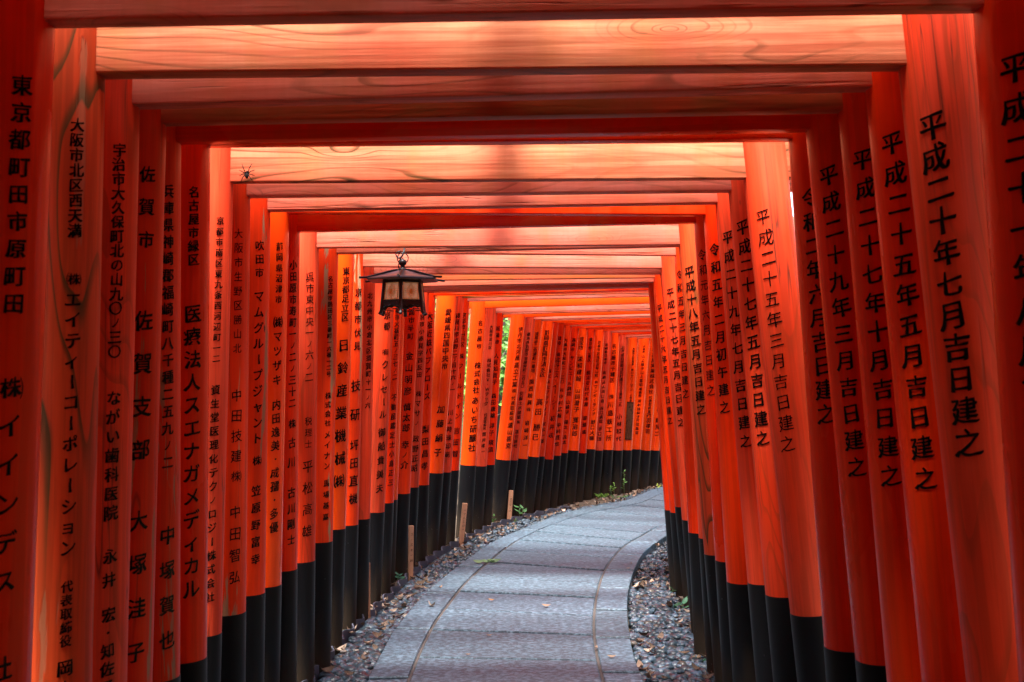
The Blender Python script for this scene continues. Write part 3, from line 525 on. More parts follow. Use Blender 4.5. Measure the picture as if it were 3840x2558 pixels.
def spline(pts, step=.03):
    P = [Vector((p[0], p[1])) for p in pts]; P = [2 * P[0] - P[1]] + P + [2 * P[-1] - P[-2]]; out = []
    for a, b, c, d in zip(P, P[1:], P[2:], P[3:]):
        n = max(2, int((c - b).length / step))
        for k in range(n):
            t = k / n; m1 = (c - a) * .5; m2 = (d - b) * .5
            out.append(b * (2 * t**3 - 3 * t**2 + 1) + m1 * (t**3 - 2 * t**2 + t) + c * (-2 * t**3 + 3 * t**2) + m2 * (t**3 - t**2))
    out.append(P[-2]); return out
class Poly:
    def __init__(s, pts):
        s.p = spline(pts); s.c = [0]
        for a, b in zip(s.p, s.p[1:]): s.c.append(s.c[-1] + (b - a).length)
        s.L = s.c[-1]; s.ca = np.array(s.c); s.pa = np.array([tuple(v) for v in s.p])
    def at(s, d): return Vector((float(np.interp(d, s.ca, s.pa[:, 0])), float(np.interp(d, s.ca, s.pa[:, 1]))))
    def near(s, x, y): return s.c[int(np.argmin((s.pa[:, 0] - x) ** 2 + (s.pa[:, 1] - y) ** 2))]
pLO, pLJ, pRJ, pRO = Poly(LO), Poly(LJ), Poly(RJ), Poly(RO)
PAIRS = [((-.483, 5.739), (.407, 5.632)), ((-.473, 6.371), (.425, 6.189)), ((-.42, 6.933), (.471, 6.697)), ((-.363, 7.501), (.522, 7.24)), ((-.268, 8.078), (.6, 7.748)), ((-.17, 8.688), (.678, 8.259)), ((-.062, 9.286), (.774, 8.842)), ((.069, 9.867), (.889, 9.343)), ((.239, 10.408), (1.01, 9.758)), ((.373, 10.886), (1.169, 10.233)), ((.647, 11.5), (1.391, 10.692))]
jl = [pLJ.near(*a) for a, b in PAIRS]; jr = [pRJ.near(*b) for a, b in PAIRS]
while jl[0] > .6: jl.insert(0, jl[0] - .62); jr.insert(0, max(jr[0] - .58, .02))
while jl[-1] < pLJ.L - .7 and jr[-1] < pRJ.L - .5: jl.append(jl[-1] + .62); jr.append(jr[-1] + .60 * (pRJ.L - jr[-1]) / max(.6, pLJ.L - jl[-1] + .62))
def stone(bm, lay, A, B, tone, zt, gap=.005, n=8):
    """one paving stone between polyline pieces A and B (lists of 2D points), slightly worn edges"""
    A = [Vector(a) for a in A]; B = [Vector(b) for b in B]
    def inset(P, Q):
        o = []
        for k, (p, q) in enumerate(zip(P, Q)): o.append(p + (q - p).normalized() * gap)
        o[0] = o[0] + (o[1] - o[0]).normalized() * gap * 3.2; o[-1] = o[-1] + (o[-2] - o[-1]).normalized() * gap * 3.2; return o
    A2, B2 = inset(A, B), inset(B, A); bev = .006
    def ring(e, z):
        c = sum(A2 + B2, Vector((0, 0))) / (2 * len(A2)); o = []
        loop = A2 + B2[::-1]
        for p in loop: o.append(bm.verts.new((*(p + (c - p).normalized() * e), z)))
        return o
    r0, r1, r2 = ring(0, -.10), ring(0, zt - bev), ring(bev, zt); N = len(r0); fs = []
    for a, b in ((r0, r1), (r1, r2)):
        for k in range(N): fs.append(bm.faces.new((a[k], a[(k + 1) % N], b[(k + 1) % N], b[k])))
    m_ = len(A2)
    for k in range(m_ - 1): fs.append(bm.faces.new((r2[k], r2[k + 1], r2[N - 2 - k], r2[N - 1 - k])))
    for f_ in fs:
        for lp in f_.loops: lp[lay] = (*tone, 1)
def paving(name, rows):
    bm = bmesh.new(); lay = bm.loops.layers.float_color.new('tone'); rg = random.Random(5)
    for A, B in rows:
        tt = .86 + .26 * rg.random(); stone(bm, lay, A, B, (tt, tt * (.985 + .02 * rg.random()), tt * (1 + .02 * rg.random())), (rg.random() - .5) * .006)
    bmesh.ops.recalc_face_normals(bm, faces=bm.faces[:]); return kind(obj(name, from_bm(name, bm), GRANITE), 'structure')
rows = []
for a in range(len(jl) - 1):
    A = [pLJ.at(jl[a] + (jl[a + 1] - jl[a]) * k / 4) for k in range(5)]; B = [pRJ.at(jr[a] + (jr[a + 1] - jr[a]) * k / 4) for k in range(5)]
    rows.append((A, B))
def inner(P, Q, d): return [p + (Vector(q) - Vector(p)).normalized() * d for p, q in zip(P, Q)]
rows = [(inner(A, B, .003), inner(B, A, .003)) for A, B in rows]
paving('path', rows)
def kerb_rows(outer, joint, length, start):
    rr = []; d = start; s_ = outer.L / joint.L
    while d < outer.L - length:
        q = d + length
        da, db = joint.near(*outer.at(d)), joint.near(*outer.at(q))
        A = [outer.at(d + (q - d) * k / 10) for k in range(11)]; B = [joint.at(da + (db - da) * k / 10) for k in range(11)]
        rr.append((A, inner(B, A, .003))); d = q
    return rr
dl = pLO.near(-.697, 6.42 - .02); dr = pRO.near(.63, 6.12)
paving('kerb', kerb_rows(pLO, pLJ, 1.06, dl % 1.06) + kerb_rows(pRO, pRJ, .72, dr % .72))
def strip(name, P, Q, z, mat, n=160, wob=0):
    V, F = [], []
    for k in range(n):
        a = P.at(P.L * k / (n - 1)); b = Q.at(Q.L * k / (n - 1))
        V += [(a.x, a.y, z), (b.x, b.y, z)]
        if k: F.append((2 * k - 2, 2 * k - 1, 2 * k + 1, 2 * k))
    return kind(obj(name, mesh(name, V, F), mat), 'structure')
strip('path_bed', pLO, pRO, -.045, MORTAR)
JOINTM = simple('joint_pointing', (.060, .052, .048), .9, var=.5, scale=45, bump=.6)
for pj in (pLJ, pRJ):
    V, F = [], []; n = 420
    for k in range(n):
        d = pj.L * k / (n - 1); p = pj.at(d); tg = (pj.at(min(d + .03, pj.L)) - pj.at(max(d - .03, 0))).normalized(); nr = Vector((-tg.y, tg.x)); wv = .004 * mnoise.noise(Vector((p.x * 9, p.y * 9, 0)))
        V += [(*(p + nr * (.017 + wv)), -.009), (*(p - nr * (.017 - wv)), -.009)]
        if k: F.append((2 * k - 2, 2 * k - 1, 2 * k + 1, 2 * k))
    kind(obj('path_joint', mesh('path_joint', V, F), JOINTM), 'structure')
EDGE = Poly(ext([(-.935, 5.2), (-.925, 5.869), (-.90, 6.265), (-.872, 6.62), (-.825, 7.0), (-.785, 7.4), (-.745, 7.9), (-.67, 8.6), (-.60, 9.05), (-.51, 9.5), (-.40, 9.98), (-.15, 10.85), (.10, 11.42), (.45, 12.0), (.80, 12.56), (1.15, 13.05)], -.93))
OUTL = Poly(ext([(-1.7, 5.2), (-1.6, 7.5), (-1.2, 10.0), (-.7, 11.8), (.4, 13.5)], -1.9))
RB = [(gpt(i, g[6][0] + .02)) for i, g in ((q[0], q) for q in GATES) if i >= 12 and i % 3 == 0 and i < 44]
PILR = Poly(ext([(1.08, 5.2)] + RB, 1.03)); OUTR = Poly(ext([(1.9, 5.2), (1.9, 8.0), (2.6, 10.2), (3.4, 11.6)], 1.9))
strip('gravel_bed', pLO, OUTL, -.042, SOIL); strip('gravel_bed', pRO, OUTR, -.072, SOIL)
V = [(-900, -900, -.10), (900, -900, -.10), (900, 900, -.10), (-900, 900, -.10)]
kind(obj('ground', mesh('ground', V, [(0, 1, 2, 3)]), SOIL), 'structure')

# ---------------------------------------------------------------- gravel and litter (nobody could count them)
def col_attr(me, cols, per):
    a = me.color_attributes.new('col', 'FLOAT_COLOR', 'POINT'); arr = np.ones((len(me.vertices), 4), np.float32)
    arr[:, :3] = np.repeat(np.array(cols, np.float32), per, axis=0); a.data.foreach_set('color', arr.ravel())
def scatter(proto_v, proto_f, xf, cols, name, mat, smooth=True):
    nv = len(proto_v); N = len(xf); PV = np.array(proto_v)
    V = np.concatenate([(PV * s) @ np.array(Rm).T + np.array(t) for s, Rm, t in xf]); PF = np.array(proto_f)
    F = (PF[None] + (np.arange(N) * nv)[:, None, None]).reshape(-1, PF.shape[1])
    me = bpy.data.meshes.new(name); me.vertices.add(len(V)); me.vertices.foreach_set('co', V.astype(np.float32).ravel())
    me.loops.add(F.size); me.loops.foreach_set('vertex_index', F.astype(np.int32).ravel()); me.polygons.add(len(F))
    me.polygons.foreach_set('loop_start', np.arange(0, F.size, F.shape[1], dtype=np.int32))
    me.update(calc_edges=True); me.polygons.foreach_set('use_smooth', [smooth] * len(F)); col_attr(me, cols, nv); me.validate()
    return obj(name, me, mat)
bm = bmesh.new(); bmesh.ops.create_icosphere(bm, subdivisions=2, radius=1)
for v in bm.verts: v.co += v.co * (.10 * mnoise.noise(v.co * 1.3))
ico2 = ([tuple(v.co) for v in bm.verts], [[v.index for v in f.verts] for f in bm.faces]); bm.free()
bm = bmesh.new(); bmesh.ops.create_icosphere(bm, subdivisions=1, radius=1); ico1 = ([tuple(v.co) for v in bm.verts], [[v.index for v in f.verts] for f in bm.faces]); bm.free()
def between(P, Q, y0, rg, spread=(0, 1)):
    d = rg.random(); a = P.at(P.L * d); b = Q.at(Q.L * d)
    u = spread[0] + (spread[1] - spread[0]) * rg.random(); return a.lerp(b, u), u
class Mid(Poly):
    pass
def match(P, Q):    # Q resampled so that equal fractions face each other
    n = 60; ds = [P.L * k / (n - 1) for k in range(n)]; q = Poly.__new__(Poly)
    pts = [Q.at(Q.near(*P.at(d))) for d in ds]; q.p = pts; q.pa = np.array([tuple(v) for v in pts]); q.ca = np.array(ds); q.c = list(ds); q.L = P.L; return q
mEDGE, mPILR = match(pLO, EDGE), match(pRO, PILR)
def gravel(name, P, Q, zbase, n, far, seed, spread, heap):
    rg = random.Random(seed); near_x, near_c, far_x, far_c = [], [], [], []
    while len(near_x) + len(far_x) < n:
        p, u = between(P, Q, 0, rg, spread)
        if p.y < 4.4 or p.y > 15.5: continue
        if p.y > 9 and rg.random() < .45: continue
        s = (.0135 + .0105 * rg.random()) * (1.25 if rg.random() < .15 else 1)
        z = zbase + heap * rg.random() + .002
        e = Matrix.Rotation(rg.random() * 6.28, 3, 'Z') @ Matrix.Rotation((rg.random() - .5) * .9, 3, 'X') @ Matrix.Diagonal((1.15 + .45 * rg.random(), .90 + .2 * rg.random(), .58 + .22 * rg.random()))
        b = .016 + .080 * rg.random() ** 1.7; c = (b * .62, b * .98, b * (1.25 + .2 * rg.random()))
        if rg.random() < .06: c = (b * 1.6, b * 1.35, b * 1.15)
        (near_x if p.y < 8 else far_x).append((s * 1.15, e, (p.x, p.y, z))); (near_c if p.y < 8 else far_c).append(c)
    o = kind(scatter(ico2[0], ico2[1], near_x, near_c, name, PEBBLE), 'stuff'); kind(scatter(ico1[0], ico1[1], far_x, far_c, name, PEBBLE), 'stuff')
gravel('gravel', pLO, mEDGE, -.040, 3600, 9, 3, (.08, .98), .020)
gravel('gravel', pRO, mPILR, -.070, 5400, 9, 4, (.03, 1.05), .026)
def leaf_proto(nx=4, wide=.42, curl=.25, seed=0):
    rg = random.Random(seed); V, F = [], []
    for k in range(nx + 1):
        t = k / nx; wd = wide * math.sin(math.pi * (t ** .8)) * .5 + .006; z = curl * (t - .5) ** 2 * 2; x = t - .5
        V += [(x, -wd, z + .35 * wd), (x, 0, z), (x, wd, z + .35 * wd + .1 * math.sin(3 * t))]
        if k:
            b = 3 * k; F += [(b - 3, b, b + 1, b - 2), (b - 2, b + 1, b + 2, b - 1)]
    return V, F
def litter(name, P, Q, n, seed, spread, z, ymin=4.4, ymax=15):
    rg = random.Random(seed)
    for var in range(2):
        xf, cols = [], []
        while len(xf) < n // 2:
            p, u = between(P, Q, 0, rg, spread)
            if p.y < ymin or p.y > ymax: continue
            if mnoise.noise(Vector((p.x * 3.0, p.y * 2.2, seed))) < -.12: continue
            s = .035 + .045 * rg.random()
            e = Matrix.Rotation(rg.random() * 6.28, 3, 'Z') @ Matrix.Rotation((rg.random() - .5) * 1.1, 3, 'X') @ Matrix.Rotation((rg.random() - .5) * .7, 3, 'Y')
            xf.append((s, e, (p.x, p.y, z + .018 * rg.random()))); b = .7 + .7 * rg.random()
            c = rg.choice([(.17, .115, .085), (.22, .145, .105), (.12, .075, .05), (.27, .20, .155), (.08, .05, .035)]); cols.append(tuple(min(1, q * b) for q in c))
        pv, pf = leaf_proto(5, (.38, .52)[var], (.5, .9)[var], var)
        kind(scatter(pv, pf, xf, cols, name, LEAF), 'stuff')
litter('leaf_litter', pLO, mEDGE, 300, 7, (.10, 1.25), -.008)
litter('leaf_litter', pRO, mPILR, 330, 8, (.02, 1.05), -.038)
litter('leaf_litter', mEDGE, match(pLO, OUTL), 160, 9, (.0, .3), -.026)

# ---------------------------------------------------------------- single leaves lying on the paving
def fallen(x, y, s, rz, c, label, curl=.5, tilt=.0):
    pv, pf = leaf_proto(6, .40, curl, 3); me = mesh('fallen_leaf', [(a * s * .8, b * s * .8, q * s * .8) for a, b, q in pv], pf, True); col_attr(me, [tuple(q * .7 for q in c)] * len(pv), 1)
    o = obj('fallen_leaf', me, LEAF); o.location = (x, y, .004); o.rotation_euler = (tilt, 0, rz); return tag(o, label, 'leaf', 'loose leaves on the paving')
BR = (.30, .17, .10)
fallen(-.512, 6.988, .085, 2.3, (.34, .27, .22), 'curled pale dry leaf lying alone in the middle of the left kerb', 1.0)
fallen(-.145, 7.159, .06, -.5, (.36, .19, .10), 'tan dry leaf lying left of the centre of the middle slabs')
fallen(.197, 6.958, .075, -.3, (.42, .27, .19), 'pale pinkish dry leaf lying right of the centre of the middle slabs')
fallen(-.138, 6.178, .045, .1, (.26, .17, .14), 'small brown leaf lying on the second nearest whole slab')
fallen(.839, 8.31, .05, .6, (.34, .22, .16), 'small dry leaf on the right kerb where it starts to bend')
fallen(.888, 8.536, .04, 1.2, (.20, .13, .08), 'tiny dark leaf farthest along the right kerb')
fallen(.487, 5.68, .06, .0, (.36, .25, .18), 'dry leaf lying on the nearest stone of the right kerb')
fallen(.425, 5.879, .05, 1.3, (.40, .26, .19), 'upright dry leaf caught in the joint beside the right kerb')
fallen(-.238, 5.758, .035, .2, (.26, .17, .13), 'tiny brown leaf near the nearest dark slab joint')
fallen(-.497, 7.62, .05, 1.0, (.36, .21, .14), 'dry leaf caught in the joint beside the left kerb', .8)
t = thing('fallen_sprig', 'fresh green sprig of leaves dropped at the left joint of the paving', 'sprig', (-.207, 8.594, .004))
for k, (a, s, dx) in enumerate(((.3, .10, -.06), (-.4, .08, .0), (.1, .11, .055), (2.6, .07, .03))):
    pv, pf = leaf_proto(5, .4, .5, k); me = mesh('leaf', [(p[0] * s, p[1] * s, p[2] * s) for p in pv], pf, True); col_attr(me, [(.20, .30, .14) if k < 3 else (.04, .10, .03)] * len(pv), 1)
    o = obj('leaf', me, FOLIAGE, t); o.location = (dx, .01 * k, .006); o.rotation_euler = (.2, 0, a)
bm = bmesh.new(); bm_tube(bm, [(-.08, 0, .004), (0, .004, .008), (.07, 0, .004)], .002, 6); obj('stem', from_bm('stem', bm, True), BARK, t)

# ---------------------------------------------------------------- scalloped garden edging
ELAB = ['nearest piece of scalloped dark edging, at the lower left corner of the gravel', 'second scalloped edging piece from the front, left gravel', 'third scalloped edging piece from the front, left gravel',
        'fourth scalloped edging piece, just before the first wooden stake', 'scalloped edging piece just beyond the thin edge-on wooden stake', 'scalloped edging piece halfway to the upright wooden stake', 'scalloped edging piece beside the upright wooden stake',
        'scalloped edging piece between the upright stake and the leaning stake', 'scalloped edging piece running up to the leaning wooden stake', 'scalloped edging piece just past the leaning wooden stake',
        'scalloped edging piece between the leaning stake and the seedling', 'scalloped edging piece below the green seedling', 'farthest visible scalloped edging piece on the bend']
d = EDGE.near(-.93, 4.75)
for q in range(13):
    n = 40; L_ = .60; bm = bmesh.new(); prev = None; o0 = EDGE.at(d)
    for k in range(n + 1):
        s = d + L_ * k / n; p = EDGE.at(s); tg = (EDGE.at(s + .02) - EDGE.at(s - .02)).normalized(); nr = Vector((-tg.y, tg.x))
        ph = (s % .26) / .26; wv = .036 * math.sin(math.pi * ph) ** 1.2; c = p + nr * wv; h = .022 + .012 * math.sin(math.pi * ph) ** 2
        cur = [bm.verts.new((c.x - o0.x + nr.x * e, c.y - o0.y + nr.y * e, z)) for e, z in ((-.004, -.12), (-.004, h), (.004, h), (.004, -.12))]
        if prev:
            for a in range(3): bm.faces.new((prev[a], prev[a + 1], cur[a + 1], cur[a]))
        prev = cur
    bmesh.ops.recalc_face_normals(bm, faces=bm.faces[:])
    o = obj('garden_edging', from_bm('garden_edging', bm, True, 50), EDGING); o.location = (o0.x, o0.y, 0)
    tag(o, ELAB[q], 'garden edging', 'scalloped edging along the left gravel'); d += L_ + .005

# ---------------------------------------------------------------- wooden stakes
def stake(x, y, h, wd, lean, rz, label, tx):
    t = thing('wooden_stake', label, 'stake', (x, y, -.05), rz, 'wooden stakes by the left pillars'); t.rotation_euler = (lean[0], lean[1], rz)
    bm = bmesh.new(); bm_box(bm, -wd / 2, wd / 2, -.012, .012, -.06, h + .05); bmesh.ops.bevel(bm, geom=bm.edges[:], offset=.002, segments=1, affect='EDGES')
    obj('post', from_bm('post', bm), STAKE, t)
    o = obj('lettering', inscription([(tx, h - .04, h * .38, wd * .55)], 1, 0, int(h * 999), flat=True), INK, t); o.location = (0, -.0125, .03)
stake(-.872, 6.74, .315, .034, (0, .01), R(100), 'thin wooden stake seen edge-on between the black pillar feet', STAKE_TX[0])
stake(-.741, 8.06, .365, .034, (0, .02), R(28), 'upright reddish wooden stake with small dark writing by the left pillars', STAKE_TX[1])
stake(-.463, 9.78, .335, .042, (0, .12), R(25), 'wooden stake leaning right against the black pillar feet', STAKE_TX[2])
stake(-.048, 11.28, .295, .042, (0, .08), R(20), 'farther small leaning stake beside the green seedling', STAKE_TX[3])
stake(1.955, 14.10, .25, .045, (0, .12), R(5), 'brown wooden stake at the far bend beside the right hand pillars', STAKE_TX[0])

# ---------------------------------------------------------------- small plants
def plant(name, x, y, h, nst, nl, ls, spread, col, label, z=-.05, seed=1, wide=.42, single=False):
    rg = random.Random(seed); t = thing(name, label, 'plant', (x, y, z))
    bm = bmesh.new(); V, F, K = [], [], []
    pv, pf = leaf_proto(4, wide, .5, 1)
    for s in range(nst):
        a = rg.random() * 6.28; r_ = spread * rg.random() * .5; tip = Vector((math.cos(a) * r_ * 2 + (rg.random() - .5) * .02, math.sin(a) * r_ * 1.2, h * (.65 + .45 * rg.random())))
        b = Vector((math.cos(a) * r_ * .5, math.sin(a) * r_ * .5, 0)); mid = b.lerp(tip, .5) + Vector((0, 0, h * .1)); bm_tube(bm, [b, mid, tip], [.0022, .0018, .001], 5)
        for k in range(nl):
            u = .35 + .65 * (k + 1) / nl; p = b.lerp(mid, u * 2) if u < .5 else mid.lerp(tip, u * 2 - 1); ss = ls * (.7 + .6 * rg.random())
            e = Matrix.Rotation(rg.random() * 6.28, 3, 'Z') @ Matrix.Rotation(-.2 - .5 * rg.random(), 3, 'Y') @ Matrix.Rotation((rg.random() - .5) * .8, 3, 'X'); o_ = len(V)
            for q in pv: V.append(p + e @ (Vector((q[0] + .5, q[1], q[2] * .5)) * ss))
            F += [[o_ + j for j in f] for f in pf]; b2 = .7 + .6 * rg.random(); K += [tuple(min(1, c * b2) for c in col)] * len(pv)
    obj('stem', from_bm('stem', bm, True), GREENSTEM, t); me = mesh('leaves', V, F, True); col_attr(me, K, 1); obj('leaves', me, FOLIAGE, t); return t
GREENSTEM = simple('green_stem', (.10, .16, .05), .6)
G1, G2, G3 = (.045, .13, .055), (.13, .27, .04), (.06, .15, .03)
plant('seedling', -.815, 7.90, .085, 2, 2, .052, .04, (.06, .17, .10), 'round leaved bluish seedling against the black pillar feet', seed=3, wide=.75)
plant('seedling', -.97, 6.36, .05, 1, 3, .06, .06, (.03, .085, .03), 'small dark seedling near the lower left pillar foot', seed=5)
plant('seedling', -.98, 5.50, .03, 1, 3, .085, .05, (.05, .15, .05), 'broad green leaf cluster at the lower left corner of the gravel', seed=6, wide=.7)
plant('weed', -.20, 11.02, .11, 4, 4, .045, .14, G3, 'leafy weed between the leaning stake and the far stake', seed=7)
plant('weed', .06, 11.40, .15, 2, 4, .075, .07, (.07, .17, .06), 'tall seedling with drooping leaves beside the far leaning stake', seed=8)
plant('weed', .02, 11.30, .05, 8, 6, .022, .20, (.07, .14, .03), 'low tuft of weeds at the foot of the far leaning stake', seed=9)
plant('weed', 1.052, 13.40, .10, 7, 6, .038, .16, G2, 'bright green leafy weed, leftmost of the clump at the far bend', seed=10)
plant('weed', 1.20, 13.45, .22, 2, 7, .036, .07, G2, 'tall thin weed in the middle of the clump at the far bend', seed=12)
plant('weed', 1.34, 13.58, .32, 2, 7, .040, .06, (.09, .20, .05), 'tallest weed with a bent tip, right of the clump at the far bend', seed=13)
plant('weed', 1.28, 13.50, .05, 10, 6, .028, .28, G3, 'low weeds spreading below the tall weeds at the far bend', seed=14)
plant('seedling', 1.80, 14.08, .16, 1, 3, .05, .05, (.30, .36, .05), 'single yellow green sprout at the far end of the left pillars', seed=15)
plant('seedling', 1.06, 7.42, .10, 2, 2, .05, .05, G1, 'small leaf sprouting between right pillar feet, upper one', z=-.07, seed=16)
plant('seedling', 1.03, 7.02, .07, 2, 3, .055, .06, (.05, .15, .08), 'pair of leaves at a right pillar foot beside rotted wood', z=-.07, seed=17)
plant('seedling', .97, 5.76, .03, 1, 2, .075, .05, (.05, .14, .07), 'single broad leaf at the nearest visible right pillar foot', z=-.07, seed=18, wide=.5)

# ---------------------------------------------------------------- hanging lantern
LX, LY, LZ = -.535, 5.50, 2.02
t = thing('hanging_lantern', 'black six sided hanging lantern with gilded pink panes under the wide roof', 'lantern', (LX, LY, LZ), 0)
ZE = 1.898 - LZ; ZA = 1.945 - LZ
def hexpt(r, a, z): return Vector((r * math.cos(R(a)), r * math.sin(R(a)), z))
A6 = [-90 + 60 * k for k in range(6)]
bm = bmesh.new(); prof = [(.030, ZA), (.075, ZA - .012), (.130, ZA - .028), (.186, ZE + .006), (.194, ZE), (.186, ZE - .006), (.105, ZE - .002)]
rings = [[bm.verts.new(hexpt(r, a, z)) for a in A6] for r, z in prof]
for a, b in zip(rings, rings[1:]):
    for k in range(6): bm.faces.new((a[k], a[(k + 1) % 6], b[(k + 1) % 6], b[k]))
bm.faces.new(rings[0]); bm.faces.new(rings[-1][::-1]); bmesh.ops.recalc_face_normals(bm, faces=bm.faces[:])
roof = obj('roof', from_bm('roof', bm), ROOFM, t)
for a in A6:
    bm = bmesh.new(); bm_tube(bm, [hexpt(.028, a, ZA + .003), hexpt(.075, a, ZA - .008), hexpt(.125, a, ZA - .023), hexpt(.190, a, ZE + .006), hexpt(.229, a, ZE + .003)], [.005, .005, .005, .0055, .006], 6)
    obj('ridge', from_bm('ridge', bm, True, 50), COPPER, roof)
bm = bmesh.new(); bm_lathe(bm, [(.026, ZA - .004), (.027, ZA + .004), (.012, ZA + .012), (.010, ZA + .022), (.018, ZA + .030), (.021, ZA + .040), (.016, ZA + .050), (.006, ZA + .055), (.002, ZA + .062)], 20)
obj('finial', from_bm('finial', bm, True), COPPER, t)
bm = bmesh.new(); c0 = ZA + .060
bm_tube(bm, [(.027 * math.cos(x), .004, c0 + .027 * math.sin(x)) for x in np.linspace(0, 2 * math.pi, 25)], .0028, 8)
obj('ring', from_bm('ring', bm, True), COPPER, t)
bm = bmesh.new(); bm_tube(bm, [(.008, .01, .035), (.006, .0, .012), (-.004, -.004, -.006), (-.018, -.006, -.016), (-.028, -.004, -.008), (-.034, 0, .004), (-.024, .002, .018), (-.010, .0, .020)], [.005, .005, .005, .0045, .004, .0035, .003, .003], 8)
bm_tube(bm, [(-.004, -.004, -.006), (-.016, -.004, -.03), (-.021, -.002, -.052), (-.018, 0, -.068)], [.004, .0035, .003, .003], 8)
obj('hook', from_bm('hook', bm, True), COPPER, t)
ZT, ZB, ZS = ZE - .004, 1.790 - LZ, 1.760 - LZ; RT, RBm, RF = .098, .105, .113
def frame_pt(a, z): return hexpt(RT + (RF - RT) * (ZT - z) / (ZT - ZS), a, z)
for a in A6:
    bm = bmesh.new(); bm_tube(bm, [frame_pt(a, ZT), frame_pt(a, ZB), frame_pt(a, ZS), hexpt(RF + .004, a, ZS - .020), hexpt(RF + .012, a, ZS - .034)], [.009, .009, .009, .008, .010], 6)
    obj('corner_post', from_bm('corner_post', bm), COPPER, t)
def panel_frame(a0, z0, z1, inset=.0):
    A, B = frame_pt(a0, z0), frame_pt(a0 + 60, z0); D, E_ = frame_pt(a0, z1), frame_pt(a0 + 60, z1); return A, B, D, E_
for a in A6:
    for z0, z1 in ((ZT, ZT - .014), (ZB + .006, ZB - .002)):
        A, B, D, E_ = panel_frame(a, z0, z1); n_ = hexpt(1, a + 30, 0)
        bm = bmesh.new(); f = bm.faces.new([bm.verts.new(p - n_ * .004) for p in (A, B, E_, D)]); r_ = bmesh.ops.extrude_face_region(bm, geom=[f])
        for v in r_['geom']:
            if isinstance(v, bmesh.types.BMVert): v.co += n_ * .009
        bmesh.ops.recalc_face_normals(bm, faces=bm.faces[:]); obj('rail', from_bm('rail', bm), COPPER, t)
    # skirt with a scalloped lower edge
    A, B, _, _ = panel_frame(a, ZB, ZS); n_ = hexpt(1, a + 30, 0); bm = bmesh.new(); prev = None; n = 24
    for k in range(n + 1):
        u = k / n; p = A.lerp(B, u); dp = .024 + .010 * (abs(2 * u - 1) ** 2.2) * 1.6 - .006 * abs(math.sin(u * math.pi * 3)); cur = []
        for e, zz in ((.003, 0), (.003 + .003, -dp), (-.002 + .003, -dp), (-.002, 0)): cur.append(bm.verts.new(p + n_ * e + Vector((0, 0, zz))))
        if prev:
            for q in range(4): bm.faces.new((prev[q], prev[(q + 1) % 4], cur[(q + 1) % 4], cur[q]))
        prev = cur
    bmesh.ops.recalc_face_normals(bm, faces=bm.faces[:]); obj('skirt', from_bm('skirt', bm), COPPER, t)
    bm = bmesh.new(); q0, q1 = A.lerp(B, .06) + Vector((0, 0, -.040)), A.lerp(B, .94) + Vector((0, 0, -.040))
    bm_tube(bm, [q0, q0.lerp(q1, .42)], .003, 6); bm_tube(bm, [q0.lerp(q1, .58), q1], .003, 6); obj('foot_rail', from_bm('foot_rail', bm), COPPER, t)
    # pane with gilded lattice
    A, B, D, E_ = panel_frame(a, ZT - .014, ZB + .006); ux = (B - A).normalized(); uz = (A - D).normalized(); hw = (B - A).length / 2 - .009; hh = (A - D).length / 2; cc = (A + B + D + E_) / 4
    P = lambda x, y, o_=0.0: cc + ux * x + uz * y + n_ * o_
    pane = obj('pane', mesh('pane', [P(-hw, -hh), P(hw, -hh), P(hw, hh), P(-hw, hh)], [(0, 1, 2, 3)]), GLASS, t)
    bm = bmesh.new(); e = .0035
    for s_ in (-1, 1):
        bm_tube(bm, [P(s_ * (hw - .003), -hh, e), P(s_ * (hw - .003), hh, e)], .0018, 5); bm_tube(bm, [P(-hw, s_ * (hh - .003), e), P(hw, s_ * (hh - .003), e)], .0018, 5)
        for o_ in (-.004, .004):
            bm_tube(bm, [P(o_, s_ * .026, e), P(o_, s_ * hh, e)], .0009, 5); bm_tube(bm, [P(s_ * .020, o_, e), P(s_ * hw, o_, e)], .0009, 5)
    for k_ in (1.0, .78, .60):
        bm_tube(bm, [P(.021 * k_ * math.cos(x), .030 * k_ * math.sin(x), e) for x in np.linspace(0, 2 * math.pi, 25)], .0010, 5, False)
    for x in np.linspace(0, 2 * math.pi, 17)[:-1]: bm_tube(bm, [P(.010 * math.cos(x), .014 * math.sin(x), e), P(.021 * math.cos(x), .030 * math.sin(x), e)], .0006, 4)
    c = [bm.verts.new(P(.0095 * math.cos(x), -.002 + .014 * math.sin(x), e + .002)) for x in np.linspace(0, 2 * math.pi, 19)[:-1]]; bm.faces.new(c)
    obj('lattice', from_bm('lattice', bm), GOLD, pane)
bm = bmesh.new(); f = bm.faces.new([bm.verts.new(frame_pt(a, ZB)) for a in A6]); obj('floor_plate', from_bm('floor_plate', bm), COPPER, t)

# ---------------------------------------------------------------- spider on the wide beam
t = thing('spider', 'small spider with legs spread on the left end of the wide pink beam', 'spider', (-.869, 3.68 - .006, 2.082))
bm = bmesh.new()
bmesh.ops.create_uvsphere(bm, u_segments=14, v_segments=10, radius=1, matrix=Matrix.Translation((0, -.006, -.001)) @ Matrix.Diagonal((.0065, .005, .010, 1)))
bmesh.ops.create_uvsphere(bm, u_segments=12, v_segments=8, radius=1, matrix=Matrix.Translation((.001, -.005, .010)) @ Matrix.Diagonal((.0042, .0035, .005, 1)))
for s_ in (-1, 1):
    for a, ln in ((68, .036), (28, .026), (-18, .024), (-58, .034)):
        dx, dz = s_ * math.cos(R(a)), math.sin(R(a)); b = Vector((s_ * .003, -.005, .006))
        bm_tube(bm, [b, b + Vector((dx * ln * .5, -.007, dz * ln * .5)), b + Vector((dx * ln, .003, dz * ln))], [.0019, .0015, .0009], 5)
